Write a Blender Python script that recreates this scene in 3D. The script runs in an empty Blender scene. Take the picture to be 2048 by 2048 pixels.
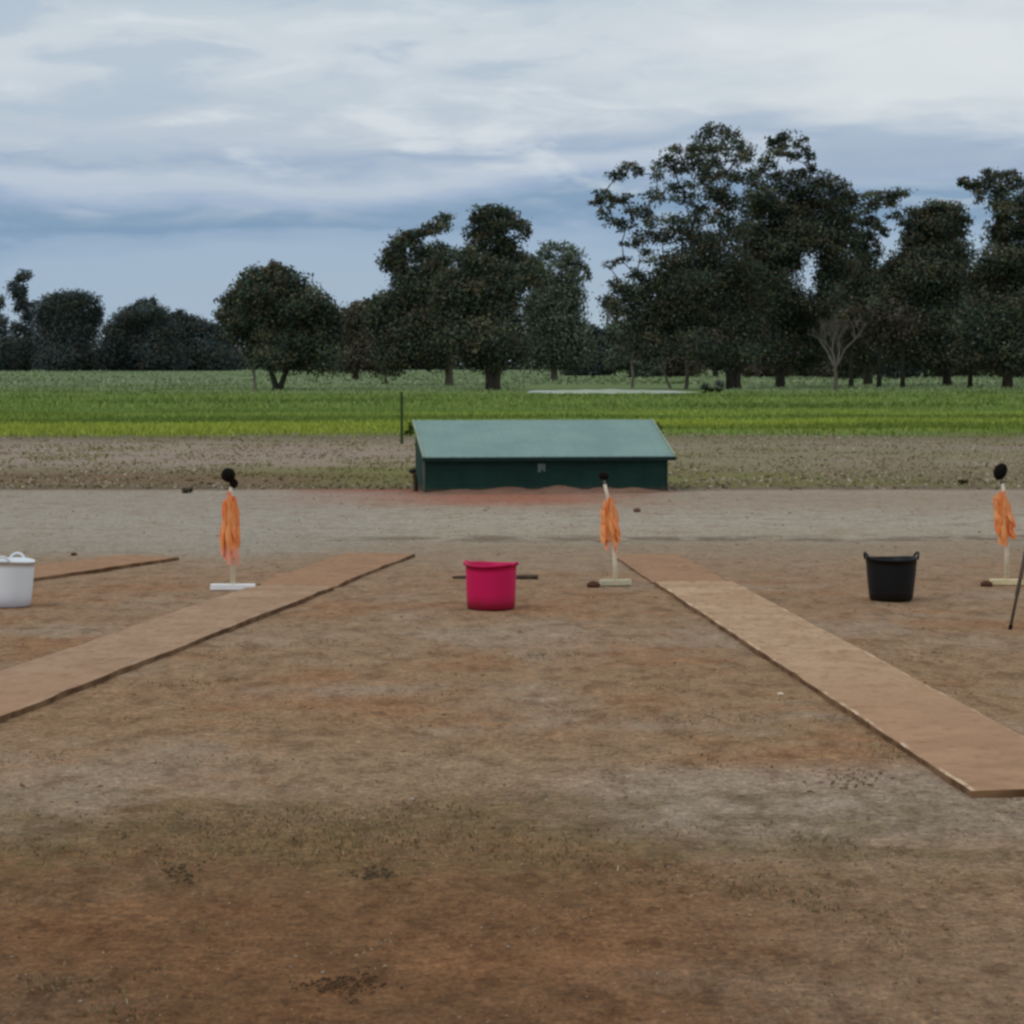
import bpy, bmesh, math, random
import numpy as np
from mathutils import Vector, Matrix, noise as mnoise

random.seed(7); rng = np.random.default_rng(11)
S = bpy.context.scene
COL = S.collection
F = 5000.0            # focal length in pixels of the 2048 px photograph
HY = 728.0            # row of the horizon
EYE = 1.65
TH = math.atan((1024 - HY) / F)
AMB = 0.74            # what a white surface shows under this sky

# ------------------------------------------------------------------ helpers
def ray(px, py):
    x = (px - 1024) / F; y = (1024 - py) / F
    c, s = math.cos(TH), math.sin(TH)
    return Vector((x, c + y * s, -s + y * c))
def G(px, py, z=0.0):
    r = ray(px, py); t = (z - EYE) / r.z
    return Vector((r.x * t, r.y * t, z))
def P(px, py, Y):
    r = ray(px, py); t = Y / r.y
    return Vector((r.x * t, Y, EYE + r.z * t))
def lin(c):
    c = c / 255.0
    return c / 12.92 if c <= 0.04045 else ((c + 0.055) / 1.055) ** 2.4
def alb(r, g, b, k=1.0):
    return tuple(min(0.9, lin(v) / AMB * k) for v in (r, g, b))
def tag(o, label=None, cat=None, group=None, kind=None):
    if label: o['label'] = label
    if cat: o['category'] = cat
    if group: o['group'] = group
    if kind: o['kind'] = kind
    return o
def empty(name, loc, label, cat, group=None, rz=0.0):
    o = bpy.data.objects.new(name, None); COL.objects.link(o)
    o.location = loc; o.rotation_euler = (0, 0, rz); o.empty_display_size = 0.2
    return tag(o, label, cat, group)
def link(name, me, mat=None, parent=None, smooth=False):
    o = bpy.data.objects.new(name, me); COL.objects.link(o)
    if mat: me.materials.append(mat)
    if parent: o.parent = parent
    if smooth: me.shade_smooth()
    return o
def from_bm(name, bm, mat, parent=None, smooth=False, bevel=0.0):
    bmesh.ops.recalc_face_normals(bm, faces=bm.faces)
    me = bpy.data.meshes.new(name); bm.to_mesh(me); bm.free()
    o = link(name, me, mat, parent, smooth)
    if bevel:
        m = o.modifiers.new('bevel', 'BEVEL'); m.width = bevel; m.segments = 2; m.limit_method = 'ANGLE'
    return o
def mesh_np(name, V, Fc, col=None, smooth=False):
    me = bpy.data.meshes.new(name)
    n = Fc.shape[1]
    me.vertices.add(len(V)); me.vertices.foreach_set('co', V.astype(np.float32).ravel())
    me.loops.add(Fc.size); me.loops.foreach_set('vertex_index', Fc.astype(np.int32).ravel())
    me.polygons.add(len(Fc)); me.polygons.foreach_set('loop_start', np.arange(0, Fc.size, n, dtype=np.int32))
    me.update(calc_edges=True); me.validate()
    if col is not None:
        a = me.color_attributes.new('col', 'FLOAT_COLOR', 'POINT')
        c = np.ones((len(V), 4), np.float32); c[:, :3] = col
        a.data.foreach_set('color', c.ravel())
    if smooth: me.shade_smooth()
    return me
def box(bm, cx, cy, cz, sx, sy, sz, rot=None):
    r = bmesh.ops.create_cube(bm, size=1.0)
    bmesh.ops.scale(bm, vec=(sx, sy, sz), verts=r['verts'])
    if rot is not None: bmesh.ops.rotate(bm, matrix=rot, verts=r['verts'])
    bmesh.ops.translate(bm, vec=(cx, cy, cz), verts=r['verts'])
    return r['verts']
def tube(bm, pts, rad, seg=10, cap=True):
    pts = [Vector(p) for p in pts]
    rad = rad if hasattr(rad, '__len__') else [rad] * len(pts)
    rings = []; prev = None
    for i, p in enumerate(pts):
        a = pts[max(0, i - 1)]; b = pts[min(len(pts) - 1, i + 1)]
        d = (b - a).normalized()
        if prev is None:
            u = d.orthogonal().normalized()
        else:
            u = (prev - d * prev.dot(d)).normalized()
        prev = u; v = d.cross(u)
        rings.append([bm.verts.new(p + (u * math.cos(2 * math.pi * k / seg) + v * math.sin(2 * math.pi * k / seg)) * rad[i]) for k in range(seg)])
    for A, B in zip(rings, rings[1:]):
        for k in range(seg):
            bm.faces.new((A[k], A[(k + 1) % seg], B[(k + 1) % seg], B[k]))
    if cap:
        bm.faces.new(rings[0][::-1]); bm.faces.new(rings[-1])

# ------------------------------------------------------------------ node helpers
class N:
    def __init__(s, tree): s.t = tree; s.L = tree.links
    def new(s, ty, **kw):
        n = s.t.nodes.new(ty)
        for k, v in kw.items(): setattr(n, k, v)
        return n
    def set(s, sock, v):
        if isinstance(v, bpy.types.NodeSocket): s.L.new(v, sock)
        else:
            if isinstance(v, tuple) and len(v) == 3 and sock.type == 'RGBA': v = (*v, 1)
            sock.default_value = v
    def math(s, op, a, b=0.0, c=None, clamp=False):
        n = s.new('ShaderNodeMath', operation=op, use_clamp=clamp)
        s.set(n.inputs[0], a); s.set(n.inputs[1], b)
        if c is not None: s.set(n.inputs[2], c)
        return n.outputs[0]
    def noise(s, vec, scale, detail=4, rough=0.55, dist=0.0):
        n = s.new('ShaderNodeTexNoise')
        if vec is not None: s.set(n.inputs['Vector'], vec)
        s.set(n.inputs['Scale'], scale); s.set(n.inputs['Detail'], detail)
        s.set(n.inputs['Roughness'], rough); s.set(n.inputs['Distortion'], dist)
        return n.outputs[0]
    def ramp(s, fac, stops, interp='LINEAR'):
        n = s.new('ShaderNodeValToRGB'); n.color_ramp.interpolation = interp
        e = n.color_ramp.elements
        while len(e) > 1: e.remove(e[-1])
        e[0].position = stops[0][0]; e[0].color = (*stops[0][1], 1)
        for p, c in stops[1:]:
            k = e.new(p); k.color = (*c, 1)
        s.set(n.inputs[0], fac); return n.outputs[0]
    def mr(s, v, a, b, c=0.0, d=1.0, smooth=True):
        n = s.new('ShaderNodeMapRange', interpolation_type='SMOOTHSTEP' if smooth else 'LINEAR')
        for i, x in enumerate((v, a, b, c, d)): s.set(n.inputs[i], x)
        return n.outputs[0]
    def mix(s, f, a, b, mode='MIX'):
        n = s.new('ShaderNodeMix', data_type='RGBA', blend_type=mode, clamp_factor=True)
        s.set(n.inputs[0], f); s.set(n.inputs[6], a); s.set(n.inputs[7], b)
        return n.outputs[2]
    def mapping(s, vec, scale=(1, 1, 1), rot=(0, 0, 0), loc=(0, 0, 0)):
        n = s.new('ShaderNodeMapping'); s.set(n.inputs[0], vec)
        n.inputs['Scale'].default_value = scale; n.inputs['Rotation'].default_value = rot; n.inputs['Location'].default_value = loc
        return n.outputs[0]
    def bump(s, h, strength, dist):
        n = s.new('ShaderNodeBump'); s.set(n.inputs['Strength'], strength); s.set(n.inputs['Distance'], dist); s.set(n.inputs['Height'], h)
        return n.outputs[0]
def material(name):
    m = bpy.data.materials.new(name); m.use_nodes = True
    n = N(m.node_tree); b = m.node_tree.nodes['Principled BSDF']
    return m, n, b
def plain(name, c, rough=0.6, var=0.18, scale=8.0, bumpd=0.0, metallic=0.0, spec=0.4, dirt=None, dirt_h=0.1):
    m, n, b = material(name)
    tc = n.new('ShaderNodeTexCoord').outputs['Object']
    f = n.noise(tc, scale, 5, 0.6)
    col = n.mix(n.mr(f, 0.25, 0.75), tuple(v * (1 - var) for v in c), tuple(min(.95, v * (1 + var)) for v in c))
    if dirt:
        sz = n.new('ShaderNodeSeparateXYZ'); n.set(sz.inputs[0], tc)
        h = n.math('ADD', sz.outputs[2], n.math('MULTIPLY', n.math('SUBTRACT', n.noise(tc, scale * 3, 4), 0.5), dirt_h))
        col = n.mix(n.mr(h, dirt_h, 0.0, 0.0, 0.7), col, dirt)
    n.set(b.inputs['Base Color'], col)
    b.inputs['Roughness'].default_value = rough; b.inputs['Metallic'].default_value = metallic
    b.inputs['Specular IOR Level'].default_value = spec
    if bumpd: n.set(b.inputs['Normal'], n.bump(n.noise(tc, scale * 4, 4), 0.6, bumpd))
    return m
def attr_mat(name, rough=0.8, spec=0.15, trans=0.0):
    m, n, b = material(name)
    a = n.new('ShaderNodeAttribute', attribute_name='col')
    n.set(b.inputs['Base Color'], a.outputs['Color'])
    b.inputs['Roughness'].default_value = rough; b.inputs['Specular IOR Level'].default_value = spec
    return m

# ------------------------------------------------------------------ camera
cam = bpy.data.cameras.new('camera'); camo = bpy.data.objects.new('camera', cam); COL.objects.link(camo)
camo.location = (0, 0, EYE); camo.rotation_euler = (math.pi / 2 - TH, 0, 0)
cam.sensor_width = 36; cam.lens = 36 * F / 2048; cam.clip_start = 0.1; cam.clip_end = 20000
S.camera = camo
S.view_settings.view_transform = 'Standard'; S.view_settings.look = 'None'; S.view_settings.exposure = 0
S.cycles.pixel_filter_type = 'BLACKMAN_HARRIS'; S.cycles.filter_width = 2.8
S.cycles.max_bounces = 6

# ------------------------------------------------------------------ sky
SUN_EL, SUN_AZ = math.radians(52), math.radians(-125)   # azimuth from +Y, clockwise positive
w = bpy.data.worlds.new('World'); S.world = w; w.use_nodes = True
n = N(w.node_tree); bg = w.node_tree.nodes['Background']
sky = n.new('ShaderNodeTexSky', sky_type='NISHITA'); sky.sun_disc = False
sky.sun_elevation = SUN_EL; sky.sun_rotation = SUN_AZ; sky.altitude = 200
tc = n.new('ShaderNodeTexCoord').outputs['Generated']
sep = n.new('ShaderNodeSeparateXYZ'); n.set(sep.inputs[0], tc)
X, Y, Zd = sep.outputs
warp = n.noise(n.mapping(tc, (7, 7, 26)), 1.0, 5, 0.55)
warp2 = n.noise(n.mapping(tc, (16, 16, 90), rot=(0, math.radians(14), 0)), 1.0, 4, 0.5)
el = n.math('ADD', Zd, n.math('MULTIPLY', n.math('SUBTRACT', warp, 0.5), 0.036))
el = n.math('ADD', el, n.math('MULTIPLY', n.math('SUBTRACT', warp2, 0.5), 0.012))
el = n.math('ADD', el, n.math('MULTIPLY', n.math('MINIMUM', n.math('MAXIMUM', X, -0.2), 0.2), -0.035))
def v(y): return (HY - y) / F
def sk(r, g, b): return (lin(r), lin(g), lin(b))
cl = n.ramp(n.math('MULTIPLY', el, 5.0), [
    (0.0, sk(172, 190, 200)), (5 * v(600), sk(163, 183, 203)), (5 * v(500), sk(158, 180, 203)), (5 * v(466), sk(144, 169, 197)), (5 * v(448), sk(122, 152, 184)),
    (5 * v(405), sk(130, 158, 187)), (5 * v(378), sk(160, 179, 205)), (5 * v(354), sk(186, 198, 214)), (5 * v(336), sk(190, 201, 215)), (5 * v(310), sk(160, 178, 202)),
    (5 * v(276), sk(188, 199, 212)), (5 * v(205), sk(190, 202, 213)), (5 * v(120), sk(208, 216, 223)), (5 * v(60), sk(204, 213, 220)), (5 * v(0), sk(190, 204, 215)),
    (1.0, sk(208, 216, 222))])
# soft streaks, rising to the right
st = n.noise(n.mapping(tc, (13, 13, 52), rot=(0, math.radians(32), 0)), 1.0, 6, 0.5, 0.8)
st2 = n.noise(n.mapping(tc, (34, 34, 100), rot=(0, math.radians(32), 0)), 1.0, 5, 0.6, 0.3)
stf = n.math('ADD', n.math('MULTIPLY', st, 0.75), n.math('MULTIPLY', st2, 0.25))
hi = n.mr(Zd, 0.045, 0.085)
cl = n.mix(n.math('MULTIPLY', n.mr(stf, 0.50, 0.68), n.math('MULTIPLY', hi, .7)), cl, sk(226, 231, 235))
cl = n.mix(n.math('MULTIPLY', n.mr(stf, 0.50, 0.36), n.math('MULTIPLY', hi, 0.7)), cl, sk(176, 192, 208))
# the bright patch towards the right
br = n.math('MULTIPLY', n.mr(n.math('ADD', X, n.math('MULTIPLY', n.math('SUBTRACT', warp, 0.5), 0.22)), 0.01, 0.13), n.mr(n.math('ADD', Zd, n.math('MULTIPLY', n.math('SUBTRACT', warp2, .5), .03)), 0.088, 0.106))
br = n.math('MULTIPLY', br, n.mr(Zd, 0.16, 0.125))
cl = n.mix(n.math('MULTIPLY', br, 0.8), cl, sk(226, 231, 232))
dp = n.math('MULTIPLY', n.mr(n.math('ADD', X, n.math('MULTIPLY', n.math('SUBTRACT', warp, .5), .06)), .085, .13), n.math('MULTIPLY', n.mr(n.math('ADD', Zd, n.math('MULTIPLY', n.math('SUBTRACT', warp2, .5), .012)), v(395), v(345)), n.mr(n.math('ADD', Zd, n.math('MULTIPLY', n.math('SUBTRACT', warp2, .5), .012)), v(265), v(315))))
cl = n.mix(n.math('MULTIPLY', dp, .75), cl, sk(152, 171, 196))
nish = n.mix(1.0, sky.outputs[0], (0.1, 0.1, 0.1), 'MULTIPLY')
fin = n.mix(0.92, nish, cl)
n.set(bg.inputs[0], fin); bg.inputs[1].default_value = 1.0
sun = bpy.data.lights.new('sun', 'SUN'); sun.energy = 0.6; sun.angle = math.radians(14); sun.color = (1, .96, .9)
so = bpy.data.objects.new('sun', sun); COL.objects.link(so)
d = Vector((math.sin(SUN_AZ) * math.cos(SUN_EL), math.cos(SUN_AZ) * math.cos(SUN_EL), math.sin(SUN_EL)))
so.rotation_euler = d.to_track_quat('Z', 'Y').to_euler(); so.location = d * 50

# ------------------------------------------------------------------ ground
def gheight(x, y):
    """gentle relief; flat where things stand"""
    k = 1.0 if y < 30 else max(0.0, 1 - (y - 30) / 20)
    h = mnoise.fractal(Vector((x * 1.3, y * 1.3, 3.1)), 1.0, 2.2, 3) * 0.007
    h += mnoise.fractal(Vector((x * 9, y * 9, 7.7)), 0.9, 2.1, 2) * 0.0035
    return h * k
ys = [-400, -100, -30, 0, 2, 4, 5]
y = 5.0
while y < 45: y *= 1.0048; ys.append(y)
while y < 9000: y *= 1.06; ys.append(y)
xs = [-9000, -4000, -2000, -1000, -500, -250, -120, -60, -30, -16, -9] + list(np.linspace(-7, 7, 420)) + [9, 16, 30, 60, 120, 250, 500, 1000, 2000, 4000, 9000]
nx, ny = len(xs), len(ys)
V = np.zeros((nx * ny, 3))
i = 0
for yy in ys:
    for xx in xs:
        z = gheight(xx, yy) if (4.9 < yy < 46 and abs(xx) < 7.1) else 0
        V[i] = (xx, yy, z); i += 1
q = np.arange(nx * ny).reshape(ny, nx)
Fc = np.stack([q[:-1, :-1].ravel(), q[:-1, 1:].ravel(), q[1:, 1:].ravel(), q[1:, :-1].ravel()], 1)
me = mesh_np('ground', V, Fc, smooth=True)

m, n, b = material('bare_earth_and_paddock')
pos = n.new('ShaderNodeNewGeometry').outputs['Position']
sp = n.new('ShaderNodeSeparateXYZ'); n.set(sp.inputs[0], pos)
GX, GY = sp.outputs[0], sp.outputs[1]
nA = n.noise(pos, 0.55, 5, 0.6); nB = n.noise(pos, 2.3, 6, 0.62); nC = n.noise(pos, 9.0, 6, 0.65); nD = n.noise(pos, 22, 7, 0.78)
nF = n.noise(pos, 0.07, 4, 0.55); nG = n.noise(pos, 0.025, 4, 0.55)
# distance along the range, wobbling with noise so that no border is straight
dist = n.math('MAXIMUM', n.math('ADD', GY, n.math('MULTIPLY', n.math('SUBTRACT', nA, 0.5), n.math('MULTIPLY', GY, 0.10))), 4.0)
inv = n.math('DIVIDE', EYE * F / 1400.0, dist)
def r_(y): return (y - HY) / 1400.0
stops = [(0.0, alb(88, 100, 80)), (r_(752), alb(96, 109, 78)), (r_(776), alb(96, 111, 72)), (r_(785), alb(84, 106, 46)), (r_(805), alb(94, 116, 56)),
         (r_(822), alb(82, 112, 44)), (r_(836), alb(108, 130, 48)), (r_(852), alb(116, 130, 44)), (r_(864), alb(88, 106, 38)), (r_(874), alb(103, 97, 72)),
         (r_(890), alb(120, 107, 95)), (r_(915), alb(128, 114, 98)), (r_(945), alb(114, 104, 78)), (r_(966), alb(104, 94, 68)), (r_(978), alb(112, 98, 82)), (r_(986), alb(142, 128, 113)),
         (r_(1005), alb(144, 129, 112)), (r_(1040), alb(154, 144, 129)), (r_(1075), alb(150, 138, 121)), (r_(1092), alb(138, 122, 103)), (r_(1120), alb(139, 118, 96)), (r_(1170), alb(138, 112, 88)),
         (r_(1260), alb(138, 113, 88)), (r_(1450), alb(138, 111, 84)), (r_(1590), alb(140, 117, 93)), (r_(1660), alb(120, 97, 70)), (r_(1740), alb(120, 91, 64)), (r_(1860), alb(117, 85, 58)), (1.0, alb(108, 78, 53))]  # nearest stops: brown earth, with vignette darkening put into the colour
base = n.ramp(inv, stops)
fore = n.mr(GY, 24.0, 16.5)            # the worn yard on this side of the grey track
near = n.mr(GY, 9.5, 7.2)
redp = n.math('MULTIPLY', n.mr(n.math('ADD', nA, n.math('MULTIPLY', n.math('SUBTRACT', nB, 0.5), 0.6)), 0.47, 0.66), fore)
base = n.mix(n.math('MULTIPLY', redp, 0.55), base, alb(140, 99, 67))
grey = n.math('MULTIPLY', n.mr(n.math('ADD', n.noise(n.mapping(pos, loc=(13, 4, 0)), 0.5, 5, 0.6), n.math('MULTIPLY', n.math('SUBTRACT', nC, 0.5), 0.35)), 0.49, 0.63), n.mr(GY, 24.0, 16.5))
base = n.mix(n.math('MULTIPLY', grey, n.math('SUBTRACT', 0.6, n.math('MULTIPLY', near, 0.4))), base, alb(146, 130, 112))
# greyer to the near right, redder to the near left
gr = n.math('MULTIPLY', n.mr(n.math('ADD', GX, n.math('MULTIPLY', n.math('SUBTRACT', nB, 0.5), 1.4)), 0.1, 1.4), n.mr(GY, 10.6, 9.4))
base = n.mix(n.math('MULTIPLY', gr, 0.5), base, alb(146, 124, 101))
gq = n.math('MULTIPLY', n.math('MULTIPLY', n.mr(GX, -.1, .7), n.mr(n.math('ADD', GY, n.math('MULTIPLY', n.math('SUBTRACT', nB, .5), .9)), 8.4, 8.9)), n.mr(GY, 10.4, 9.8))
base = n.mix(n.math('MULTIPLY', gq, 0.6), base, alb(148, 134, 120))
dk = n.math('MULTIPLY', n.mr(n.math('ADD', GX, n.math('MULTIPLY', n.math('SUBTRACT', nB, 0.5), 1.6)), 0.8, -1.1), n.mr(n.math('ADD', GY, n.math('MULTIPLY', n.math('SUBTRACT', nB, .5), 2.2)), 9.4, 6.6))
base = n.mix(n.math('MULTIPLY', dk, 0.45), base, alb(102, 75, 50))
ol = n.math('MULTIPLY', n.math('MULTIPLY', n.mr(GY, 9.9, 9.2), n.mr(GY, 7.6, 8.3)), n.mr(n.math('ADD', nB, n.math('MULTIPLY', nA, 0.5)), 0.66, 0.86))
base = n.mix(n.math('MULTIPLY', ol, 0.6), base, alb(104, 90, 60))
# red soil dug out in front of the trap house
hx = n.math('ABSOLUTE', n.math('ADD', GX, 0.75))
rs = n.math('MULTIPLY', n.mr(n.math('ADD', hx, n.math('MULTIPLY', n.math('SUBTRACT', nA, 0.5), 2.2)), 2.9, 1.1), n.math('MULTIPLY', n.mr(n.math('ADD', GY, n.math('MULTIPLY', n.math('SUBTRACT', nB, .5), 2.0)), 28.4, 30.2), n.mr(GY, 33.6, 32.6)))
base = n.mix(n.math('MULTIPLY', rs, 0.85), base, alb(146, 92, 72))
# green patches in the mown strip, beside the house
mw = n.math('MULTIPLY', n.mr(GY, 32.6, 34.5), n.mr(GY, 57.0, 50.0))
mg = n.math('MULTIPLY', mw, n.mr(n.math('ADD', n.noise(n.mapping(pos, loc=(3, 9, 0)), 0.16, 4, 0.6), n.mr(GX, -3.5, -0.6, 0, 0.13)), 0.50, 0.64))
base = n.mix(n.math('MULTIPLY', mg, 0.72), base, alb(104, 104, 58))
mh = n.math('MULTIPLY', n.math('MULTIPLY', n.mr(n.math('ADD', n.math('ABSOLUTE', GX), n.math('MULTIPLY', n.math('SUBTRACT', nA, .5), 4.0)), 4.6, 2.6), n.mr(n.math('ADD', GY, n.math('MULTIPLY', n.math('SUBTRACT', nB, .5), 6.0)), 48, 42)), n.mr(GY, 33, 34))
base = n.mix(n.math('MULTIPLY', mh, 0.7), base, alb(108, 106, 64))
pk = n.math('MULTIPLY', n.math('MULTIPLY', n.mr(GY, 38, 42), n.mr(GY, 56, 50)), n.mr(GX, 1.0, -3.0, .35, .8))
base = n.mix(pk, base, alb(142, 126, 113))
bk = n.math('MULTIPLY', n.math('MULTIPLY', n.mr(wb_ := n.math('ADD', GY, n.math('MULTIPLY', n.math('SUBTRACT', nB, .5), 2.5)), 33.6, 34.6), n.mr(wb_, 38.6, 37.0)), n.mr(GX, -1.6, -3.2))
base = n.mix(n.math('MULTIPLY', bk, .75), base, alb(110, 86, 66))
mb = n.math('MULTIPLY', mw, n.mr(nB, 0.55, 0.72))
base = n.mix(n.math('MULTIPLY', mb, 0.35), base, alb(98, 84, 68))
# paddock patches
pd = n.mr(GY, 55, 62)
base = n.mix(n.math('MULTIPLY', n.math('MULTIPLY', pd, n.mr(nF, 0.52, 0.66)), 0.6), base, alb(72, 100, 34))
base = n.mix(n.math('MULTIPLY', n.math('MULTIPLY', pd, n.mr(nG, 0.5, 0.64)), 0.45), base, alb(108, 128, 62))
wob = n.math('ADD', GY, n.math('MULTIPLY', n.math('SUBTRACT', nA, 0.5), 1.6))
rut = n.math('MULTIPLY', n.math('MULTIPLY', n.mr(wob, 23.0, 23.4), n.mr(wob, 24.2, 23.7)), n.math('MULTIPLY', n.mr(GX, -2.6, -1.2), n.mr(nB, .4, .55)))
base = n.mix(n.math('MULTIPLY', rut, 0.8), base, alb(100, 88, 72))
lip = n.math('MULTIPLY', n.mr(GY, 31.4, 32.0), n.mr(GY, 33.0, 32.5)); lip = n.math('MULTIPLY', lip, n.mr(hx, 1.9, 2.3))
base = n.mix(n.math('MULTIPLY', lip, 0.55), base, alb(154, 138, 120))
edg = n.math('MULTIPLY', n.math('MULTIPLY', n.mr(GY, 32.7, 33.1), n.mr(GY, 34.6, 33.6)), n.mr(n.math('ADD', nB, n.mr(GX, 0, -3, 0, .12)), .46, .6))
base = n.mix(n.math('MULTIPLY', edg, 0.6), base, alb(88, 76, 60))
pud = n.math('MULTIPLY', n.math('MULTIPLY', n.mr(GY, 24.5, 25.5), n.mr(GY, 30.0, 28.5)), n.mr(n.noise(n.mapping(pos, (1.2, .9, 1), loc=(1, 3, 0)), 1.0, 4), .6, .68))
base = n.mix(n.math('MULTIPLY', pud, 0.35), base, alb(112, 108, 100))
# fine grain everywhere
nE = n.noise(n.mapping(pos, (1.25, .6, 1), loc=(4, 2, 0)), 5.0, 7, 0.74)
tr_ = n.math('MULTIPLY', n.mr(GY, 22.5, 24.5), n.mr(GY, 33, 31.5))
base = n.mix(n.math('MULTIPLY', n.math('MULTIPLY', n.mr(n.math('ADD', GY, n.math('MULTIPLY', n.math('SUBTRACT', nA, .5), 3.0)), 20.6, 22.4), n.mr(GY, 33, 31.5)), n.mr(n.math('ADD', GX, n.math('MULTIPLY', n.math('SUBTRACT', nB, .5), 2.0)), -.2, -2.4, 0, .6)), base, alb(146, 139, 127))
base = n.mix(n.math('MULTIPLY', tr_, n.math('MULTIPLY', n.mr(nB, .5, .64), .45)), base, alb(128, 106, 84))
base = n.mix(n.math('MULTIPLY', n.mr(nE, 0.49, 0.62), n.math('ADD', .3, n.math('MULTIPLY', fore, .42))), base, n.mix(1.0, base, (0.60, 0.55, 0.50), 'MULTIPLY'))
base = n.mix(n.math('MULTIPLY', n.mr(nE, 0.48, 0.36), n.math('ADD', .25, n.math('MULTIPLY', fore, .4))), base, n.mix(1.0, base, (1.32, 1.32, 1.34), 'MULTIPLY'))
base = n.mix(n.math('MULTIPLY', n.mr(nC, 0.44, 0.68), 0.42), base, n.mix(1.0, base, (0.66, 0.60, 0.54), 'MULTIPLY'))
base = n.mix(n.math('MULTIPLY', n.mr(nD, 0.47, 0.64), 0.6), base, n.mix(1.0, base, (1.55, 1.52, 1.48), 'MULTIPLY'))
base = n.mix(n.math('MULTIPLY', n.mr(nD, 0.49, 0.35), 0.65), base, n.mix(1.0, base, (0.5, 0.47, 0.44), 'MULTIPLY'))
nH = n.noise(n.mapping(pos, (1.2, .55, 1), loc=(8, 8, 0)), 55.0, 4, 0.7)
base = n.mix(n.math('MULTIPLY', n.mr(nH, 0.5, 0.62), n.math('MULTIPLY', n.mr(GY, 24, 10), .55)), base, n.mix(1.0, base, (1.5, 1.48, 1.46), 'MULTIPLY'))
base = n.mix(n.math('MULTIPLY', n.mr(nH, 0.45, 0.34), n.math('MULTIPLY', n.mr(GY, 24, 10), .6)), base, n.mix(1.0, base, (.5, .47, .44), 'MULTIPLY'))
# darker streaks in the soil
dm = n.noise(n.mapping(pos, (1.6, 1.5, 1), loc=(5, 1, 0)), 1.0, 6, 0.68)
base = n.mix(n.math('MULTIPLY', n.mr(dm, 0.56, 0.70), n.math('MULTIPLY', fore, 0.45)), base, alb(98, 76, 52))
mo = n.noise(n.mapping(pos, (3.2, 2.2, 1), loc=(2, 7, 0)), 1.0, 6, 0.72)
base = n.mix(n.math('MULTIPLY', n.mr(mo, 0.55, 0.72), 0.4), base, n.mix(1.0, base, (0.66, 0.62, 0.58), 'MULTIPLY'))
base = n.mix(n.math('MULTIPLY', n.mr(mo, 0.45, 0.28), 0.4), base, n.mix(1.0, base, (1.3, 1.28, 1.25), 'MULTIPLY'))
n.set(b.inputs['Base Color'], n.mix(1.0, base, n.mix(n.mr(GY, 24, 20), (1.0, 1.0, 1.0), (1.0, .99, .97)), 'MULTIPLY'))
b.inputs['Roughness'].default_value = 0.95; b.inputs['Specular IOR Level'].default_value = 0.1
hgt = n.math('ADD', n.math('MULTIPLY', nC, 0.6), n.math('MULTIPLY', nD, 0.4))
n.set(b.inputs['Normal'], n.bump(hgt, 1.0, 0.035))
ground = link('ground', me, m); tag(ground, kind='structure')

# pale shallow water lying in the paddock
pts = []
A0, A1 = G(1055, 787), G(1408, 787)
for k in range(60):
    t = k / 59; p = A0.lerp(A1, t); pts.append((p.x, p.y + 1.5 + mnoise.noise(Vector((t * 9, 0, 0))) * 5 - 3 * math.sin(t * math.pi)))
top = []
for k in range(60):
    t = 1 - k / 59; p = A0.lerp(A1, t); top.append((p.x, p.y + 16 * math.sin(t * math.pi) ** 0.4 + 4 + mnoise.noise(Vector((t * 8, 5, 0))) * 6))
bm = bmesh.new(); bm.faces.new([bm.verts.new((x, y, 0.02)) for x, y in pts + top])
m, n, b = material('shallow_water'); pos = n.new('ShaderNodeNewGeometry').outputs['Position']
f = n.noise(n.mapping(pos, (0.25, 0.12, 1)), 1.0, 4)
n.set(b.inputs['Base Color'], n.mix(n.mr(f, 0.4, 0.6), alb(142, 152, 118), alb(158, 166, 156))); b.inputs['Roughness'].default_value = 0.55
tag(from_bm('water', bm, m), kind='structure')

# ------------------------------------------------------------------ scattered grass and stones
def blades(name, cx, cy, hts, wid, colors, lean=0.5, z0=None, parent=None):
    N_ = len(cx); a = rng.uniform(0, math.tau, N_)
    dx, dy = np.cos(a) * wid * 0.5, np.sin(a) * wid * 0.5
    la = rng.uniform(0, math.tau, N_); lm = np.abs(rng.normal(0, lean, N_)) * hts
    z0 = np.zeros(N_) if z0 is None else z0
    b0 = np.stack([cx - dx, cy - dy, z0 - 0.003], 1); b1 = np.stack([cx + dx, cy + dy, z0 - 0.003], 1)
    m0 = np.stack([cx + dx * .8 + np.cos(la) * lm * .35, cy + dy * .8 + np.sin(la) * lm * .35, z0 + hts * .6], 1)
    m1 = np.stack([cx - dx * .8 + np.cos(la) * lm * .35, cy - dy * .8 + np.sin(la) * lm * .35, z0 + hts * .6], 1)
    t = np.stack([cx + np.cos(la) * lm, cy + np.sin(la) * lm, z0 + hts], 1)
    t2 = t + np.stack([dx, dy, dx * 0], 1) * .15
    V = np.stack([b0, b1, m0, m1, t, t2], 1).reshape(-1, 3)
    k = np.arange(N_) * 6
    Fc = np.concatenate([np.stack([k, k + 1, k + 2, k + 3], 1), np.stack([k + 3, k + 2, k + 5, k + 4], 1)])
    return mesh_np(name, V, Fc, np.repeat(colors, 6, 0))
def fnoise(x, y, s, o=0.0):
    return np.array([mnoise.noise(Vector((a * s + o, c * s - o, o))) for a, c in zip(x, y)])
def pick(pal, k, n_):
    pal = np.array([alb(*p) for p in pal]); i = rng.integers(0, len(pal), n_)
    return pal[i] * k[:, None]
grassm = attr_mat('grass_blade')

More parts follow.
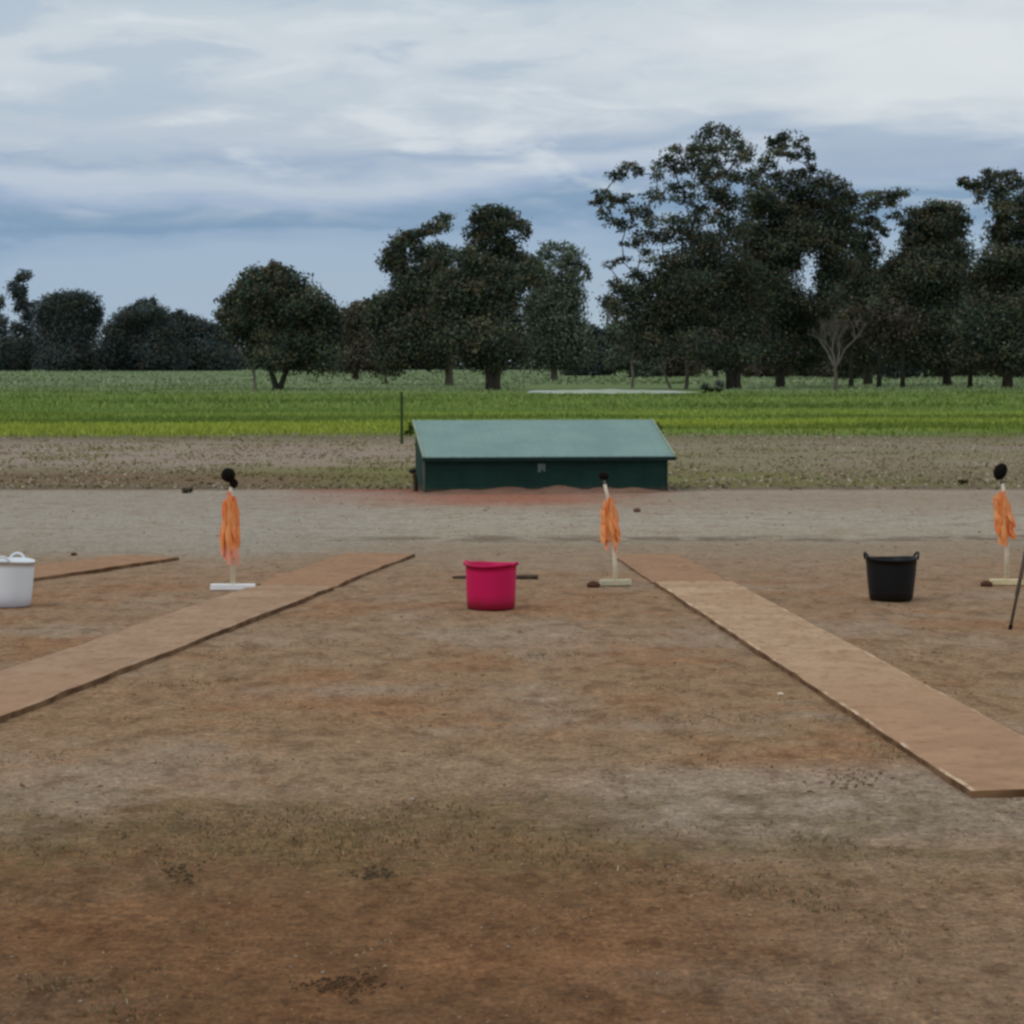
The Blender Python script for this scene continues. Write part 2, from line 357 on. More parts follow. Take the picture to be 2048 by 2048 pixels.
# paddock: lush near edge
def field(n_, y0, y1, hm, wd, half=0.235):
    y = y0 * (y1 / y0) ** rng.random(n_); x = rng.uniform(-1, 1, n_) * (half * y + 2)
    f1 = fnoise(x * .35, y, 0.14, 2.0); f2 = fnoise(x * .5, y, 0.5, 8.0)
    gx0, gx1 = G(1050, 780).x, G(1412, 780).x
    keep = ~((y > EYE * F / 62) & (y < EYE * F / 42) & (x > (1050 - 1024) / F * y) & (x < (1412 - 1024) / F * y))
    keep &= (f2 + rng.normal(0, .3, n_) > -0.35) & ((y > 60.5 + 5 * f1 + 2 * f2) | (rng.random(n_) < 0.12))
    x, y, f1, f2 = x[keep], y[keep], f1[keep], f2[keep]; c = len(x)
    d = EYE * F / y
    lo = np.array(alb(116, 124, 50)); mid = np.array(alb(96, 110, 56)); dull = np.array(alb(106, 116, 88)); dark = np.array(alb(68, 82, 34))
    t1 = np.clip((y - 68 + 22 * f1) / 16, 0, 1)[:, None]; t2 = np.clip((y - 125) / 40, 0, 1)[:, None]
    C_ = lo * (1 - t1) + mid * t1; C_ = C_ * (1 - t2) + dull * t2
    dd = np.clip(f1 * 3.0 - .1 + f2 * 0.6 + rng.normal(0, .25, c), 0, .75)[:, None]
    C_ = C_ * (1 - dd) + dark * dd
    C_ *= rng.uniform(1.25, 1.7, c)[:, None]
    return x, y, hm * rng.uniform(.4, 1.3, c) * (1 + f2 * .6), wd * rng.uniform(.6, 1.4, c), C_
parts = [field(90000, 57, 92, 0.10, 0.034), field(45000, 92, 200, 0.15, 0.08), field(16000, 200, 560, 0.2, 0.3)]
x, y, h, wv, C_ = [np.concatenate(k) for k in zip(*parts)]
tag(link('grass', blades('grass', x, y, h, wv, C_), grassm), 'lush bright green grass covering the paddock behind the green trap house', 'grass', kind='stuff')

# mown dry strip
n_ = 60000
y = 33.0 * (59.5 / 33.0) ** rng.random(n_); x = rng.uniform(-1, 1, n_) * (0.235 * y + 2)
f = fnoise(x, y, 0.7, 4.0); f3 = fnoise(x, y, 0.2, 9.0)
keep = (f + rng.normal(0, .35, n_) > 0.1); x, y, f, f3 = x[keep], y[keep], f[keep], f3[keep]; c = len(x)
C_ = pick([(150, 134, 116), (136, 120, 100), (118, 110, 78), (112, 104, 72), (132, 114, 96), (160, 146, 132)], rng.uniform(.95, 1.2, c), c)
gmix = np.clip(f3 * 2 + 0.2, 0, .8)[:, None]; C_ = C_ * (1 - gmix) + np.array(alb(116, 112, 66)) * gmix
tag(link('dry_grass', blades('dry_grass', x, y, rng.uniform(.01, .04, c), rng.uniform(.02, .06, c), C_, 0.8), grassm), 'short dry mown grass in the strip between the track and the paddock', 'grass', kind='stuff')

# worn grass in the foreground, following the relief
n_ = 90000
y = rng.uniform(6.0, 15.0, n_); x = rng.uniform(-1, 1, n_) * (0.22 * y + 0.3)
f = fnoise(x, y, 1.6, 1.0) + 0.5 * fnoise(x, y, 6.0, 5.0)
band = np.exp(-((y - 8.65 - 0.12 * x) / 0.55) ** 2) * np.clip(1.15 - x * .55, 0, 1.2)
keep = f + rng.normal(0, .18, n_) > 0.62 - 0.62 * band
x, y = x[keep], y[keep]; c = len(x)
z0 = np.array([gheight(a, d_) for a, d_ in zip(x, y)])
C_ = pick([(112, 102, 66), (96, 92, 56), (86, 78, 46), (128, 112, 80), (146, 132, 104), (104, 80, 52), (120, 92, 62)], rng.uniform(.7, 1.1, c), c)
tag(link('worn_grass', blades('worn_grass', x, y, rng.uniform(.004, .016, c), rng.uniform(.002, .006, c), C_, 1.6, z0), grassm), 'thin worn grass and litter over the bare earth of the foreground', 'grass', kind='stuff')

# stones and clods
def stones(name, cx, cy, r, colors, flat=0.6):
    base = np.array([(1, 0, 0), (-1, 0, 0), (0, 1, 0), (0, -1, 0), (0, 0, 1), (0, 0, -1)], float)
    fc = np.array([(0, 2, 4), (2, 1, 4), (1, 3, 4), (3, 0, 4), (2, 0, 5), (1, 2, 5), (3, 1, 5), (0, 3, 5)])
    N_ = len(cx); a = rng.uniform(0, math.tau, N_)
    B = base[None] * rng.uniform(.6, 1.3, (N_, 6, 1)) + rng.normal(0, .18, (N_, 6, 3))
    ca, sa = np.cos(a)[:, None], np.sin(a)[:, None]
    xx = B[..., 0] * ca - B[..., 1] * sa; yy = B[..., 0] * sa + B[..., 1] * ca
    zb = np.array([gheight(p, q_) if q_ < 46 and abs(p) < 7 else 0 for p, q_ in zip(cx, cy)])
    V = np.stack([xx * r[:, None] + cx[:, None], yy * r[:, None] + cy[:, None], B[..., 2] * r[:, None] * flat + zb[:, None] + r[:, None] * .15], -1).reshape(-1, 3)
    Fc = (fc[None] + (np.arange(N_) * 6)[:, None, None]).reshape(-1, 3)
    return mesh_np(name, V, Fc, np.repeat(colors, 6, 0), smooth=False)
n_ = 26000
y = 6.0 * (32 / 6.0) ** rng.random(n_); x = rng.uniform(-1, 1, n_) * (0.225 * y + .4)
f = fnoise(x, y, 1.3, 12.0) + .5 * fnoise(x, y, 5.0, 15.0)
keep = f + rng.normal(0, .25, n_) > 0.12; x, y = x[keep], y[keep]; c = len(x)
r = np.clip(rng.lognormal(-5.7, .45, c), .0015, .012) * (0.8 + y / 26)
C_ = pick([(142, 124, 102), (128, 106, 82), (120, 92, 66), (110, 84, 60), (150, 138, 122), (136, 114, 90), (96, 76, 56)], rng.uniform(.85, 1.2, c), c)
tag(link('gravel', stones('gravel', x, y, r, C_), attr_mat('gravel', .95, .1)), 'fine stones and crumbs of earth scattered over the bare ground', 'gravel', kind='stuff')
# coarse clods along the foot of the mown strip
n_ = 420
y = rng.uniform(32.6, 37.0, n_) ; x = rng.uniform(-9, 9, n_)
C_ = pick([(84, 66, 50), (104, 84, 66), (70, 60, 46), (118, 100, 82), (96, 72, 54)], rng.uniform(.7, 1.05, n_), n_)
tag(link('clods', stones('clods', x, y, rng.uniform(.012, .045, n_), C_, .5), attr_mat('clod', .95, .1)), 'brown clods of earth along the edge of the mown strip', 'clods', kind='stuff')

# ------------------------------------------------------------------ raised lane slabs
def slab_mat(name, ca, cb, edge):
    m, n, b = material(name)
    tc = n.new('ShaderNodeTexCoord').outputs['Object']; s_ = n.new('ShaderNodeSeparateXYZ'); n.set(s_.inputs[0], tc)
    f = n.noise(tc, 2.2, 6, 0.62); g = n.noise(tc, 26, 5, 0.65); h = n.noise(n.mapping(tc, (3, 1, 1)), 7, 4)
    c = n.mix(n.mr(f, .35, .65), ca, cb)
    c = n.mix(n.math('MULTIPLY', n.mr(g, .45, .7), .45), c, n.mix(1.0, c, (1.25, 1.22, 1.18), 'MULTIPLY'))
    c = n.mix(n.math('MULTIPLY', n.mr(g, .5, .3), .5), c, n.mix(1.0, c, (.68, .64, .6), 'MULTIPLY'))
    c = n.mix(n.math('MULTIPLY', n.mr(h, .54, .70), .5), c, alb(120, 88, 62))
    c = n.mix(n.mr(s_.outputs[1], .6, -3.4, 0, .75), c, n.mix(n.mr(f, .4, .6), alb(142, 106, 80), alb(160, 124, 95)))
    st_n = n.noise(n.mapping(tc, (1, .8, 1), loc=(3, 1, 2)), 3.4, 6, .7); c = n.mix(n.math('MULTIPLY', n.mr(st_n, .52, .62), .35), c, alb(128, 96, 70))
    q = n.noise(tc, 9, 6, .75); c = n.mix(n.math('MULTIPLY', n.mr(q, .52, .66), .5), c, n.mix(1.0, c, (.68, .62, .56), 'MULTIPLY'))
    ed = n.math('MULTIPLY', n.mr(n.math('ABSOLUTE', s_.outputs[0]), .268, .284), n.mr(n.noise(tc, 2.4, 5, .7), .50, .60))
    c = n.mix(n.math('MULTIPLY', ed, .6), c, edge)
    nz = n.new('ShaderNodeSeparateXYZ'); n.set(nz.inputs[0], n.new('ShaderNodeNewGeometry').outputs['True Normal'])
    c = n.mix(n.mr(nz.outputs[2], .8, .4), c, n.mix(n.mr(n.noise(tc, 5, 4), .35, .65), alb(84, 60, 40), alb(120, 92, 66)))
    n.set(b.inputs['Base Color'], c); b.inputs['Roughness'].default_value = .9; b.inputs['Specular IOR Level'].default_value = .15
    n.set(b.inputs['Normal'], n.bump(g, .6, .006))
    return m
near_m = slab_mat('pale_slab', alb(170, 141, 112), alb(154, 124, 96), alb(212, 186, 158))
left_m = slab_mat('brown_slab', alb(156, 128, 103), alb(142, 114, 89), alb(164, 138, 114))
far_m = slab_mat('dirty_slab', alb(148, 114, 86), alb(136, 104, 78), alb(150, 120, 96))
def slab(p_near, p_far, wid, side, mat, h=0.032, soft=False):
    """p_near, p_far: ends of the edge nearest the middle lane; side: +1 slab lies to the right of that edge"""
    d = (p_far - p_near); L = d.length; d.normalize()
    perp = Vector((d.y, -d.x, 0)) * side
    c = (p_near + p_far) / 2 + perp * wid / 2
    bm = bmesh.new(); nseg = max(8, int(L / 0.12)); top_l, top_r, bl, br_ = [], [], [], []
    for k in range(nseg + 1):
        yv = -L / 2 + L * k / nseg
        j1 = (.008) * mnoise.noise(Vector((yv * 1.7, c.x, 4))) + random.uniform(-.004, .004); j2 = (.008) * mnoise.noise(Vector((yv * 1.9, c.x, 9))) + random.uniform(-.004, .004); z = h + mnoise.noise(Vector((yv * .8, c.x, 0))) * .005
        row = []
        for xx in (-wid / 2 + j1, -wid / 2 + .006 + j1, -wid / 6, wid / 6, wid / 2 - .006 + j2, wid / 2 + j2):
            row.append(bm.verts.new((xx, yv, z - (.004 if abs(xx) > wid / 2 - .005 else 0))))
        lo_l = bm.verts.new((-wid / 2 + j1, yv, -.03)); lo_r = bm.verts.new((wid / 2 + j2, yv, -.03))
        top_l.append([lo_l] + row + [lo_r])
    for A, B in zip(top_l, top_l[1:]):
        for q1, q2, q3, q4 in zip(A, A[1:], B[1:], B): bm.faces.new((q1, q2, q3, q4))
    bm.faces.new(top_l[0]); bm.faces.new(top_l[-1][::-1])
    for v_ in bm.verts:   # the near end is worn down into the soil
        if v_.co.z > 0 and soft: v_.co.z *= .45 + .55 * min(1, max(0, (v_.co.y + L / 2) / .25))
    o = from_bm('path', bm, mat)
    o.location = (c.x, c.y, 0); o.rotation_euler = (0, 0, math.atan2(d.y, d.x) - math.pi / 2)
    return tag(o, kind='structure')
def vp_line(px, py, vpx, row):
    """point at picture row on the ground line through (px,py) that runs towards vpx on the horizon"""
    t = (row - HY) / (py - HY); return G(vpx + (px - vpx) * t, row)
H_ = .032
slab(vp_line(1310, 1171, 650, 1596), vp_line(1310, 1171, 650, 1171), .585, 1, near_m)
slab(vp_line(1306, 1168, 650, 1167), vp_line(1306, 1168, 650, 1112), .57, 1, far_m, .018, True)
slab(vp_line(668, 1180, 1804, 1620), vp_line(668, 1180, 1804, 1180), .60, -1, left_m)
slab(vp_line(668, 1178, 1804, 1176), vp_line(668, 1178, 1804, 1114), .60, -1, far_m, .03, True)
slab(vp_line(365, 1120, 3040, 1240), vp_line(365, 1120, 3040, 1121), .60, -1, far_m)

# ------------------------------------------------------------------ trap house
HL, HR = G(851, 985), G(1334, 985)
rot = math.radians(6.8)
wid = 483 / F * G(1090, 985).y / math.cos(rot); dep = 1.55
house = empty('trap_house', (HL + HR) / 2, 'low dark green metal trap house with a pale green sloping roof', 'shed', rz=rot)
house.location.z = 0
wallm = plain('dark_green_sheet', (0.014, 0.046, 0.036), .75, .2, 3.0, spec=.15, dirt=alb(86, 68, 50), dirt_h=.09)
sidem = wallm
hf, hb = 0.47, 0.86
bm = bmesh.new()
prof = [(0, -.05), (dep, -.05), (dep, hb), (0, hf)]
L_ = [bm.verts.new((-wid / 2, a, c)) for a, c in prof]; R_ = [bm.verts.new((wid / 2, a, c)) for a, c in prof]
bm.faces.new(L_); bm.faces.new(R_[::-1])
for k in range(4): bm.faces.new((L_[k], L_[(k + 1) % 4], R_[(k + 1) % 4], R_[k]))
from_bm('wall', bm, wallm, house, bevel=.006)
# pressed ribs on the front sheet
# roof: ribbed sheet with overhang
m, n, b = material('pale_green_roof_sheet'); tc = n.new('ShaderNodeTexCoord').outputs['Object']
f = n.noise(tc, 1.6, 5, .6); g = n.noise(n.mapping(tc, (1, 6, 1)), 9, 4)
c = n.mix(n.mr(f, .3, .7), alb(100, 126, 120), alb(112, 137, 130)); c = n.mix(n.math('MULTIPLY', n.mr(g, .5, .75), .25), c, alb(140, 150, 138))
n.set(b.inputs['Base Color'], c); b.inputs['Roughness'].default_value = .6; b.inputs['Specular IOR Level'].default_value = .3
slope = math.atan2(hb - hf, dep); ov = .05
bm = bmesh.new(); nr = 220; up, dn = [], []
oy0, oy1 = -.10, dep + .06
def rz_(yv): return hf + (hb - hf) * yv / dep + .022
W0, W1 = -wid / 2 - .015, wid / 2 + .085
for k in range(nr + 1):
    xx = W0 + (W1 - W0) * k / nr
    rib = .004 if (k % 10) in (4, 5) else 0
    up.append((bm.verts.new((xx, oy0, rz_(oy0) + rib)), bm.verts.new((xx, oy1, rz_(oy1) + rib))))
    dn.append((bm.verts.new((xx, oy0, rz_(oy0) - .012)), bm.verts.new((xx, oy1, rz_(oy1) - .012))))
for k in range(nr):
    bm.faces.new((up[k][0], up[k + 1][0], up[k + 1][1], up[k][1])); bm.faces.new((dn[k][1], dn[k + 1][1], dn[k + 1][0], dn[k][0]))
    bm.faces.new((dn[k][0], dn[k + 1][0], up[k + 1][0], up[k][0])); bm.faces.new((up[k][1], up[k + 1][1], dn[k + 1][1], dn[k][1]))
bm.faces.new((dn[0][1], dn[0][0], up[0][0], up[0][1])); bm.faces.new((up[nr][1], up[nr][0], dn[nr][0], dn[nr][1]))
roof = from_bm('roof', bm, m, house)
trimm = plain('weathered_trim', alb(128, 142, 122), .6, .2, 6)
for sx, xx in ((-1, W0 - .012), (1, W1 + .012)):
    bm = bmesh.new()
    v0 = box(bm, xx, (oy0 + oy1) / 2, (rz_(oy0) + rz_(oy1)) / 2 - .008, .02, (oy1 - oy0) / math.cos(slope), .05, Matrix.Rotation(slope, 3, 'X'))
    from_bm('barge_board', bm, trimm, roof, bevel=.003)
bm = bmesh.new(); box(bm, (W0 + W1) / 2, oy0 - .012, rz_(oy0) - .034, W1 - W0 + .05, .02, .046)
from_bm('gutter', bm, plain('gutter_green', (0.010, 0.024, 0.020), .7, spec=.15), roof, bevel=.003)
# small pale plate on the front wall
bm = bmesh.new()
px_ = (1083 - (851 + 1334) / 2) / 483 * wid
box(bm, px_, -.008, .335, .10, .008, .075); box(bm, px_ - .027, -.008, .280, .046, .008, .034); box(bm, px_ + .034, -.008, .284, .032, .008, .026)
from_bm('plate', bm, plain('pale_plate', alb(88, 104, 100), .6, .25, 30), house, bevel=.002)
for xx in (-wid / 2 - .012, wid / 2 + .012):
    bm = bmesh.new(); box(bm, xx, .02, hf / 2 - .03, .022, .05, hf - .02)
    from_bm('corner_post', bm, plain('corner_trim', alb(72, 80, 66) if xx < 0 else (0.011, 0.028, 0.022), .7), house, bevel=.003)
# heap of red soil against the front
bm = bmesh.new(); nxm, nym = 90, 14; g_ = []
for j in range(nym + 1):
    for i_ in range(nxm + 1):
        u, vv = i_ / nxm, j / nym
        X_ = (u - .5) * 3.5 + .05; Y_ = .02 - .62 * vv
        e = math.sin(math.pi * u) ** .6
        z = (.085 * e * (1 - vv) ** 1.3) * (1 + .6 * mnoise.noise(Vector((X_ * 3, Y_ * 4, 0)))) + .012 * mnoise.noise(Vector((X_ * 14, Y_ * 14, 2))) * e - .012
        g_.append(bm.verts.new((X_, Y_, z)))
for j in range(nym):
    for i_ in range(nxm):
        k = j * (nxm + 1) + i_; bm.faces.new((g_[k], g_[k + 1], g_[k + nxm + 2], g_[k + nxm + 1]))
m, n, b = material('red_soil'); tc = n.new('ShaderNodeTexCoord').outputs['Object']
f = n.noise(tc, 3, 6, .6); g = n.noise(tc, 26, 5, .7)
c = n.mix(n.mr(f, .35, .65), alb(116, 82, 66), alb(128, 98, 80)); c = n.mix(n.math('MULTIPLY', n.mr(g, .5, .3), .6), c, alb(82, 58, 44))
n.set(b.inputs['Base Color'], c); b.inputs['Roughness'].default_value = .95; n.set(b.inputs['Normal'], n.bump(g, .8, .02))
o = from_bm('soil_bank', bm, m, None, smooth=True); o.location = house.location; o.rotation_euler = (0, 0, rot); tag(o, kind='structure')

# ------------------------------------------------------------------ stake beside the house, paddock post, weeds
darkm = plain('dark_rusty_metal', alb(52, 40, 24), .7, .3, 20)
base = G(832, 983); k_ = base.y / F
st_ = empty('valve_post', base, 'short dark post with a black knob beside the left end of the trap house', 'post')
bm = bmesh.new(); tube(bm, [(0, 0, -.02), (-.005, 0, .12), (-.02, 0, 36 * k_)], [.034, .03, .026], 8); from_bm('post', bm, darkm, st_)
bm = bmesh.new(); bmesh.ops.create_icosphere(bm, subdivisions=2, radius=.045); bmesh.ops.scale(bm, vec=(1.1, .8, .8), verts=bm.verts); bmesh.ops.translate(bm, vec=(-.045, 0, 41 * k_), verts=bm.verts)
from_bm('knob', bm, plain('black_cap', (.012, .01, .006), .6), st_, smooth=True)

base = G(803, 888); k_ = base.y / F
o = empty('fence_post', base, 'thin dark green steel post standing at the paddock edge left of the trap house', 'post')
bm = bmesh.new()
hh = 104 * k_
for a in (0, 2.1, 4.2):
    box(bm, math.cos(a) * .02, math.sin(a) * .02, hh / 2 - .1, .04, .008, hh + .2, Matrix.Rotation(a, 3, 'Z'))
from_bm('stake', bm, plain('dark_green_paint', alb(56, 72, 30), .7, .3, 6), o)

leafm = attr_mat('leaf', .95, .05)
def leafcloud(centres, radii, n_each, size, pal, squash=1.0):
    """leaf faces clustered in small tufts around each centre; returns V, F, C"""
    Vs, Cs = [], []
    for c, r, ne, pl in zip(centres, radii, n_each, pal):
        rx, ry, rz2 = r
        nt = max(5, int(ne / 18))
        d = rng.normal(size=(nt, 3)); d /= np.linalg.norm(d, axis=1)[:, None]
        d *= (rng.random(nt) ** .42)[:, None]
        tc_ = d * np.array([rx, ry, rz2])
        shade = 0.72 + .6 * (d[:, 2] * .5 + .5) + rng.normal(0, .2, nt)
        idx = rng.integers(0, nt, ne)
        sp_ = rng.normal(size=(ne, 3)) * np.array([rx, ry, rz2]) * .24
        cc = np.array(c) + tc_[idx] + sp_
        u = rng.normal(size=(ne, 3)); u /= np.linalg.norm(u, axis=1)[:, None]
        t = rng.normal(size=(ne, 3)); vv = np.cross(u, t); vv /= np.linalg.norm(vv, axis=1)[:, None]
        s1 = size * rng.uniform(.6, 1.4, ne)[:, None]; s2 = s1 * rng.uniform(.45, .75, ne)[:, None]
        q_ = np.stack([cc - u * s1, cc + vv * s2, cc + u * s1, cc - vv * s2], 1)
        Vs.append(q_.reshape(-1, 3))
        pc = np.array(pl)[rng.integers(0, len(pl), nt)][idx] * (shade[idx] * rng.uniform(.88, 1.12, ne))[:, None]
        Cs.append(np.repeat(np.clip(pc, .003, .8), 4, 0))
    V = np.concatenate(Vs); C_ = np.concatenate(Cs); k = np.arange(len(V) // 4) * 4
    return V, np.stack([k, k + 1, k + 2, k + 3], 1), C_
def weed(name, px, py, rpx, hpx, label, cols, cat='weed'):
    base = G(px, py); k = base.y / F
    root = empty(name, base, label, cat)
    V, Fc, C_ = leafcloud([(0, 0, hpx * k * .5)], [(rpx * k, rpx * k, hpx * k * .55)], [160], 3.2 * k, [cols])
    link('leaves', mesh_np('leaves', V, Fc, C_), leafm, root)
    bm = bmesh.new()
    for q_ in range(5):
        a = random.uniform(0, 6.28); tube(bm, [(0, 0, -.01), (math.cos(a) * rpx * k * .4, math.sin(a) * rpx * k * .4, hpx * k * .8)], [.008, .004], 5)
    from_bm('stem', bm, plain('green_stem', alb(70, 82, 40), .8), root)
gc = [alb(60, 78, 28), alb(74, 92, 34), alb(50, 62, 26)]
weed('weed', 822, 872, 11, 26, 'dark green leafy weed clump behind the left end of the trap house roof', gc)
weed('weed', 1318, 872, 10, 24, 'green leafy weed clump behind the right end of the trap house roof', gc)
weed('weed', 1925, 968, 9, 8, 'small dark weed in the mown strip left of the right microphone stand', [alb(70, 64, 40), alb(62, 56, 36)])
weed('weed', 372, 986, 9, 10, 'small dark weed at the track edge left of the orange microphone stand', [alb(76, 74, 62), alb(62, 60, 44)])

# ------------------------------------------------------------------ trees
def tree(px, py, lobes, label, cols, tr=.3, leaf=6.0, dens=2.6, group=None, fork=.3, fill=.6, grow=.24, airy=0, name='gum_tree', twin=False, barkc=(96, 90, 80), Yd=None, pale_low=False, splay=.0):
    base = G(px, py) if Yd is None else Vector(((px - 1024) / F * Yd, Yd, 0))
    Yd = base.y; k = Yd / F
    root = empty(name, base, label, 'tree', group)
    cs, rs, ns, ps = [], [], [], []
    lobes = [tuple(l) if len(l) > 3 else (l[0], l[1], l[2], l[2] * .8) for l in lobes]
    extra = []
    for a_ in range(len(lobes)):
        for b_ in range(a_ + 1, len(lobes)):
            A_, B_ = lobes[a_], lobes[b_]; dd = math.hypot(A_[0] - B_[0], A_[1] - B_[1])
            if dd < (A_[2] + B_[2]) * .95 and random.random() < fill * .42 and A_[2] + B_[2] > 26:
                extra.append(((A_[0] + B_[0]) / 2, (A_[1] + B_[1]) / 2, min(A_[2], B_[2]) * .75, min(A_[3], B_[3]) * .8))
    lobes = lobes + extra
    topz = max(P(px, l[1], Yd).z for l in lobes)
    xsp = [l[0] for l in lobes]; halfw = (max(xsp) - min(xsp)) / 2 * k
    ytop = min(l[1] for l in lobes); ybot = max(l[1] for l in lobes)
    for l in lobes:
        x_, y_, r = l[0], l[1], l[2]; ry_ = l[3] if len(l) > 3 else r * .8
        g_ = 1.08 + grow * min(1, max(0, (y_ - ytop) / max(1, ybot - ytop) * 1.6)); r *= g_; ry_ *= g_
        pt = P(x_, y_, Yd); edge = min(1, abs(pt.x - (base.x)) / max(halfw, .1))
        dy = random.gauss(0, .35) * halfw * math.sqrt(max(0, 1 - edge * edge) + .05)
        # keep the lobe on its line of sight though deeper or nearer
        pt = P(x_, y_, Yd + dy)
        cs.append(tuple(pt - base)); rs.append((r * k * 1.03, max(r, ry_) * k * .95, ry_ * k * 1.05))
        ns.append(int(dens * 4.6 * math.pi * r * ry_ / (leaf * leaf * .55)) + 14)
        if airy and (y_ - ytop) / (ybot - ytop) < airy:
            ns[-1] = int(ns[-1] * .66); rs[-1] = (rs[-1][0] * .97, rs[-1][1] * .7, rs[-1][2] * .97)
        w_ = random.random()
        ps.append([tuple(v_ * (0.72 + .5 * w_) for v_ in c_) for c_ in cols])
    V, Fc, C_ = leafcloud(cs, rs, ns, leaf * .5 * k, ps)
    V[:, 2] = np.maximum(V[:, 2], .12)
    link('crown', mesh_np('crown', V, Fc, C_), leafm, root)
    # trunk with limbs running up to the lobes
    bm = bmesh.new(); topz_l = topz - base.z
    bases = [(0, 0)] if not twin else [(-tr * .3, 0), (tr * .6, tr * .3)]
    forks = []
    for bi, (bx, by) in enumerate(bases):
        fh = topz_l * fork * random.uniform(.85, 1.15)
        off = (-1 if bi == 0 else 1) * halfw * (.12 if twin else .05) + splay * halfw
        pts_ = [(bx, by, -.3), (bx + off * .1, by, fh * .25), (bx + off * .5, by, fh * .65), (bx + off, by, fh), (bx + off * 1.3, by, fh * 1.7), (bx + off * 1.2, by, topz_l * .8)]
        rr = tr * (.75 if twin else 1)
        tube(bm, pts_, [rr * 1.35, rr, rr * .88, rr * .7, rr * .34, rr * .1], 8)
        forks.append(Vector(pts_[3])); forks.append(Vector(pts_[4]))
    order = sorted(range(len(cs) - len(extra)), key=lambda q_: min((f_ - Vector(cs[q_])).length for f_ in forks))
    nodes = list(forks) + [forks[0].lerp(forks[1], .5)]
    for q_ in order:
        c_ = Vector(cs[q_]) - Vector((0, 0, rs[q_][2] * .3))
        if c_.z < topz_l * fork * .8: continue
        f0 = min(nodes, key=lambda f_: (f_ - c_).length + (6 * tr * 10 if f_.z > c_.z else 0))
        L = (c_ - f0).length
        mid = f0.lerp(c_, .5) + Vector((random.uniform(-.08, .08), random.uniform(-.08, .08), .07)) * L
        r0 = min(tr * .3, tr * .08 + L * .016)
        tube(bm, [f0, mid, c_], [r0, r0 * .75, r0 * .4], 5); nodes.append(c_)
    bark = plain('bark', alb(*barkc, .72), .9, .35, 1.2)
    from_bm('trunk', bm, bark, root, smooth=True)
    return root

DG = [alb(70, 80, 66), alb(60, 69, 53), alb(83, 84, 64), alb(54, 65, 60), alb(84, 76, 62)]
DB = [alb(66, 78, 78), alb(56, 68, 70), alb(76, 80, 70), alb(70, 70, 62)]  # distant trees: bluish haze is put into these leaf colours
LG = [alb(92, 102, 86), alb(80, 90, 74), alb(102, 108, 92), alb(68, 76, 64)]
BR = [alb(84, 78, 64), alb(72, 68, 56), alb(92, 84, 70), alb(60, 62, 52)]
grpL = 'distant trees behind the left of the paddock'; grpR = 'gum trees behind the right of the paddock'; grpM = 'gum trees behind the trap house'
YL = 560
tree(-6, 742, [(0, 604, 11, 13), (-14, 625, 14), (2, 645, 12, 16), (-8, 670, 20), (4, 700, 28), (-15, 725, 26), (16, 722, 20)], 'partly visible distant tree cut off by the left edge of the photo', DB, .4, 4.5, 2.4, grpL, grow=.06, fill=.25, Yd=YL)
tree(55, 742, [(50, 551, 15, 10), (40, 558, 10, 8), (33, 577, 17, 13), (44, 592, 14, 12), (40, 612, 14, 14), (64, 607, 11, 7), (56, 632, 14, 16), (30, 655, 12), (48, 662, 18), (34, 690, 26), (60, 700, 24), (40, 722, 30)],
     'tall sparse distant tree with small separate leaf clumps, near the left edge', DB, .35, 4.5, 2.2, grpL, grow=.06, fill=.25, Yd=YL + 15, barkc=(150, 145, 135))
tree(135, 742, [(140, 594, 30, 12), (170, 600, 22, 13), (110, 604, 24, 14), (92, 620, 20, 16), (192, 622, 14, 14), (135, 622, 40, 22), (180, 640, 20, 15), (95, 650, 26, 24), (145, 655, 36, 26), (175, 662, 20, 18), (110, 684, 34, 26), (160, 692, 30, 24), (120, 718, 40, 26), (170, 722, 30, 20)],
     'rounded dark distant tree second from the left, domed top', DB, .5, 4.5, 3.0, grpL, grow=.06, fill=.25, Yd=YL + 5)
tree(285, 742, [(284, 608, 13, 9), (308, 606, 9, 9), (300, 622, 26, 14), (268, 626, 22, 14), (322, 640, 24, 18), (250, 645, 26, 20), (288, 650, 36, 24), (232, 668, 26, 20), (330, 668, 26, 22), (220, 700, 26, 26), (262, 690, 36, 28), (310, 700, 40, 30), (240, 722, 40, 24), (290, 724, 40, 24), (340, 720, 30, 24)],
     'broad dark distant tree with a peaked top, middle of the distant left row', DB, .5, 4.5, 3.0, grpL, grow=.06, fill=.25, Yd=YL - 5)
tree(392, 742, [(356, 628, 12, 8), (372, 638, 18, 12), (366, 658, 22, 18), (392, 656, 24, 16), (428, 662, 20, 12), (405, 678, 34, 22), (440, 686, 24, 22), (372, 690, 28, 24), (410, 708, 44, 26), (455, 714, 30, 22), (380, 724, 40, 20), (430, 726, 40, 18)],
     'low dark distant tree just left of the nearer forked tree', DB, .4, 4.5, 3.0, grpL, grow=.06, fill=.25, Yd=YL + 10)
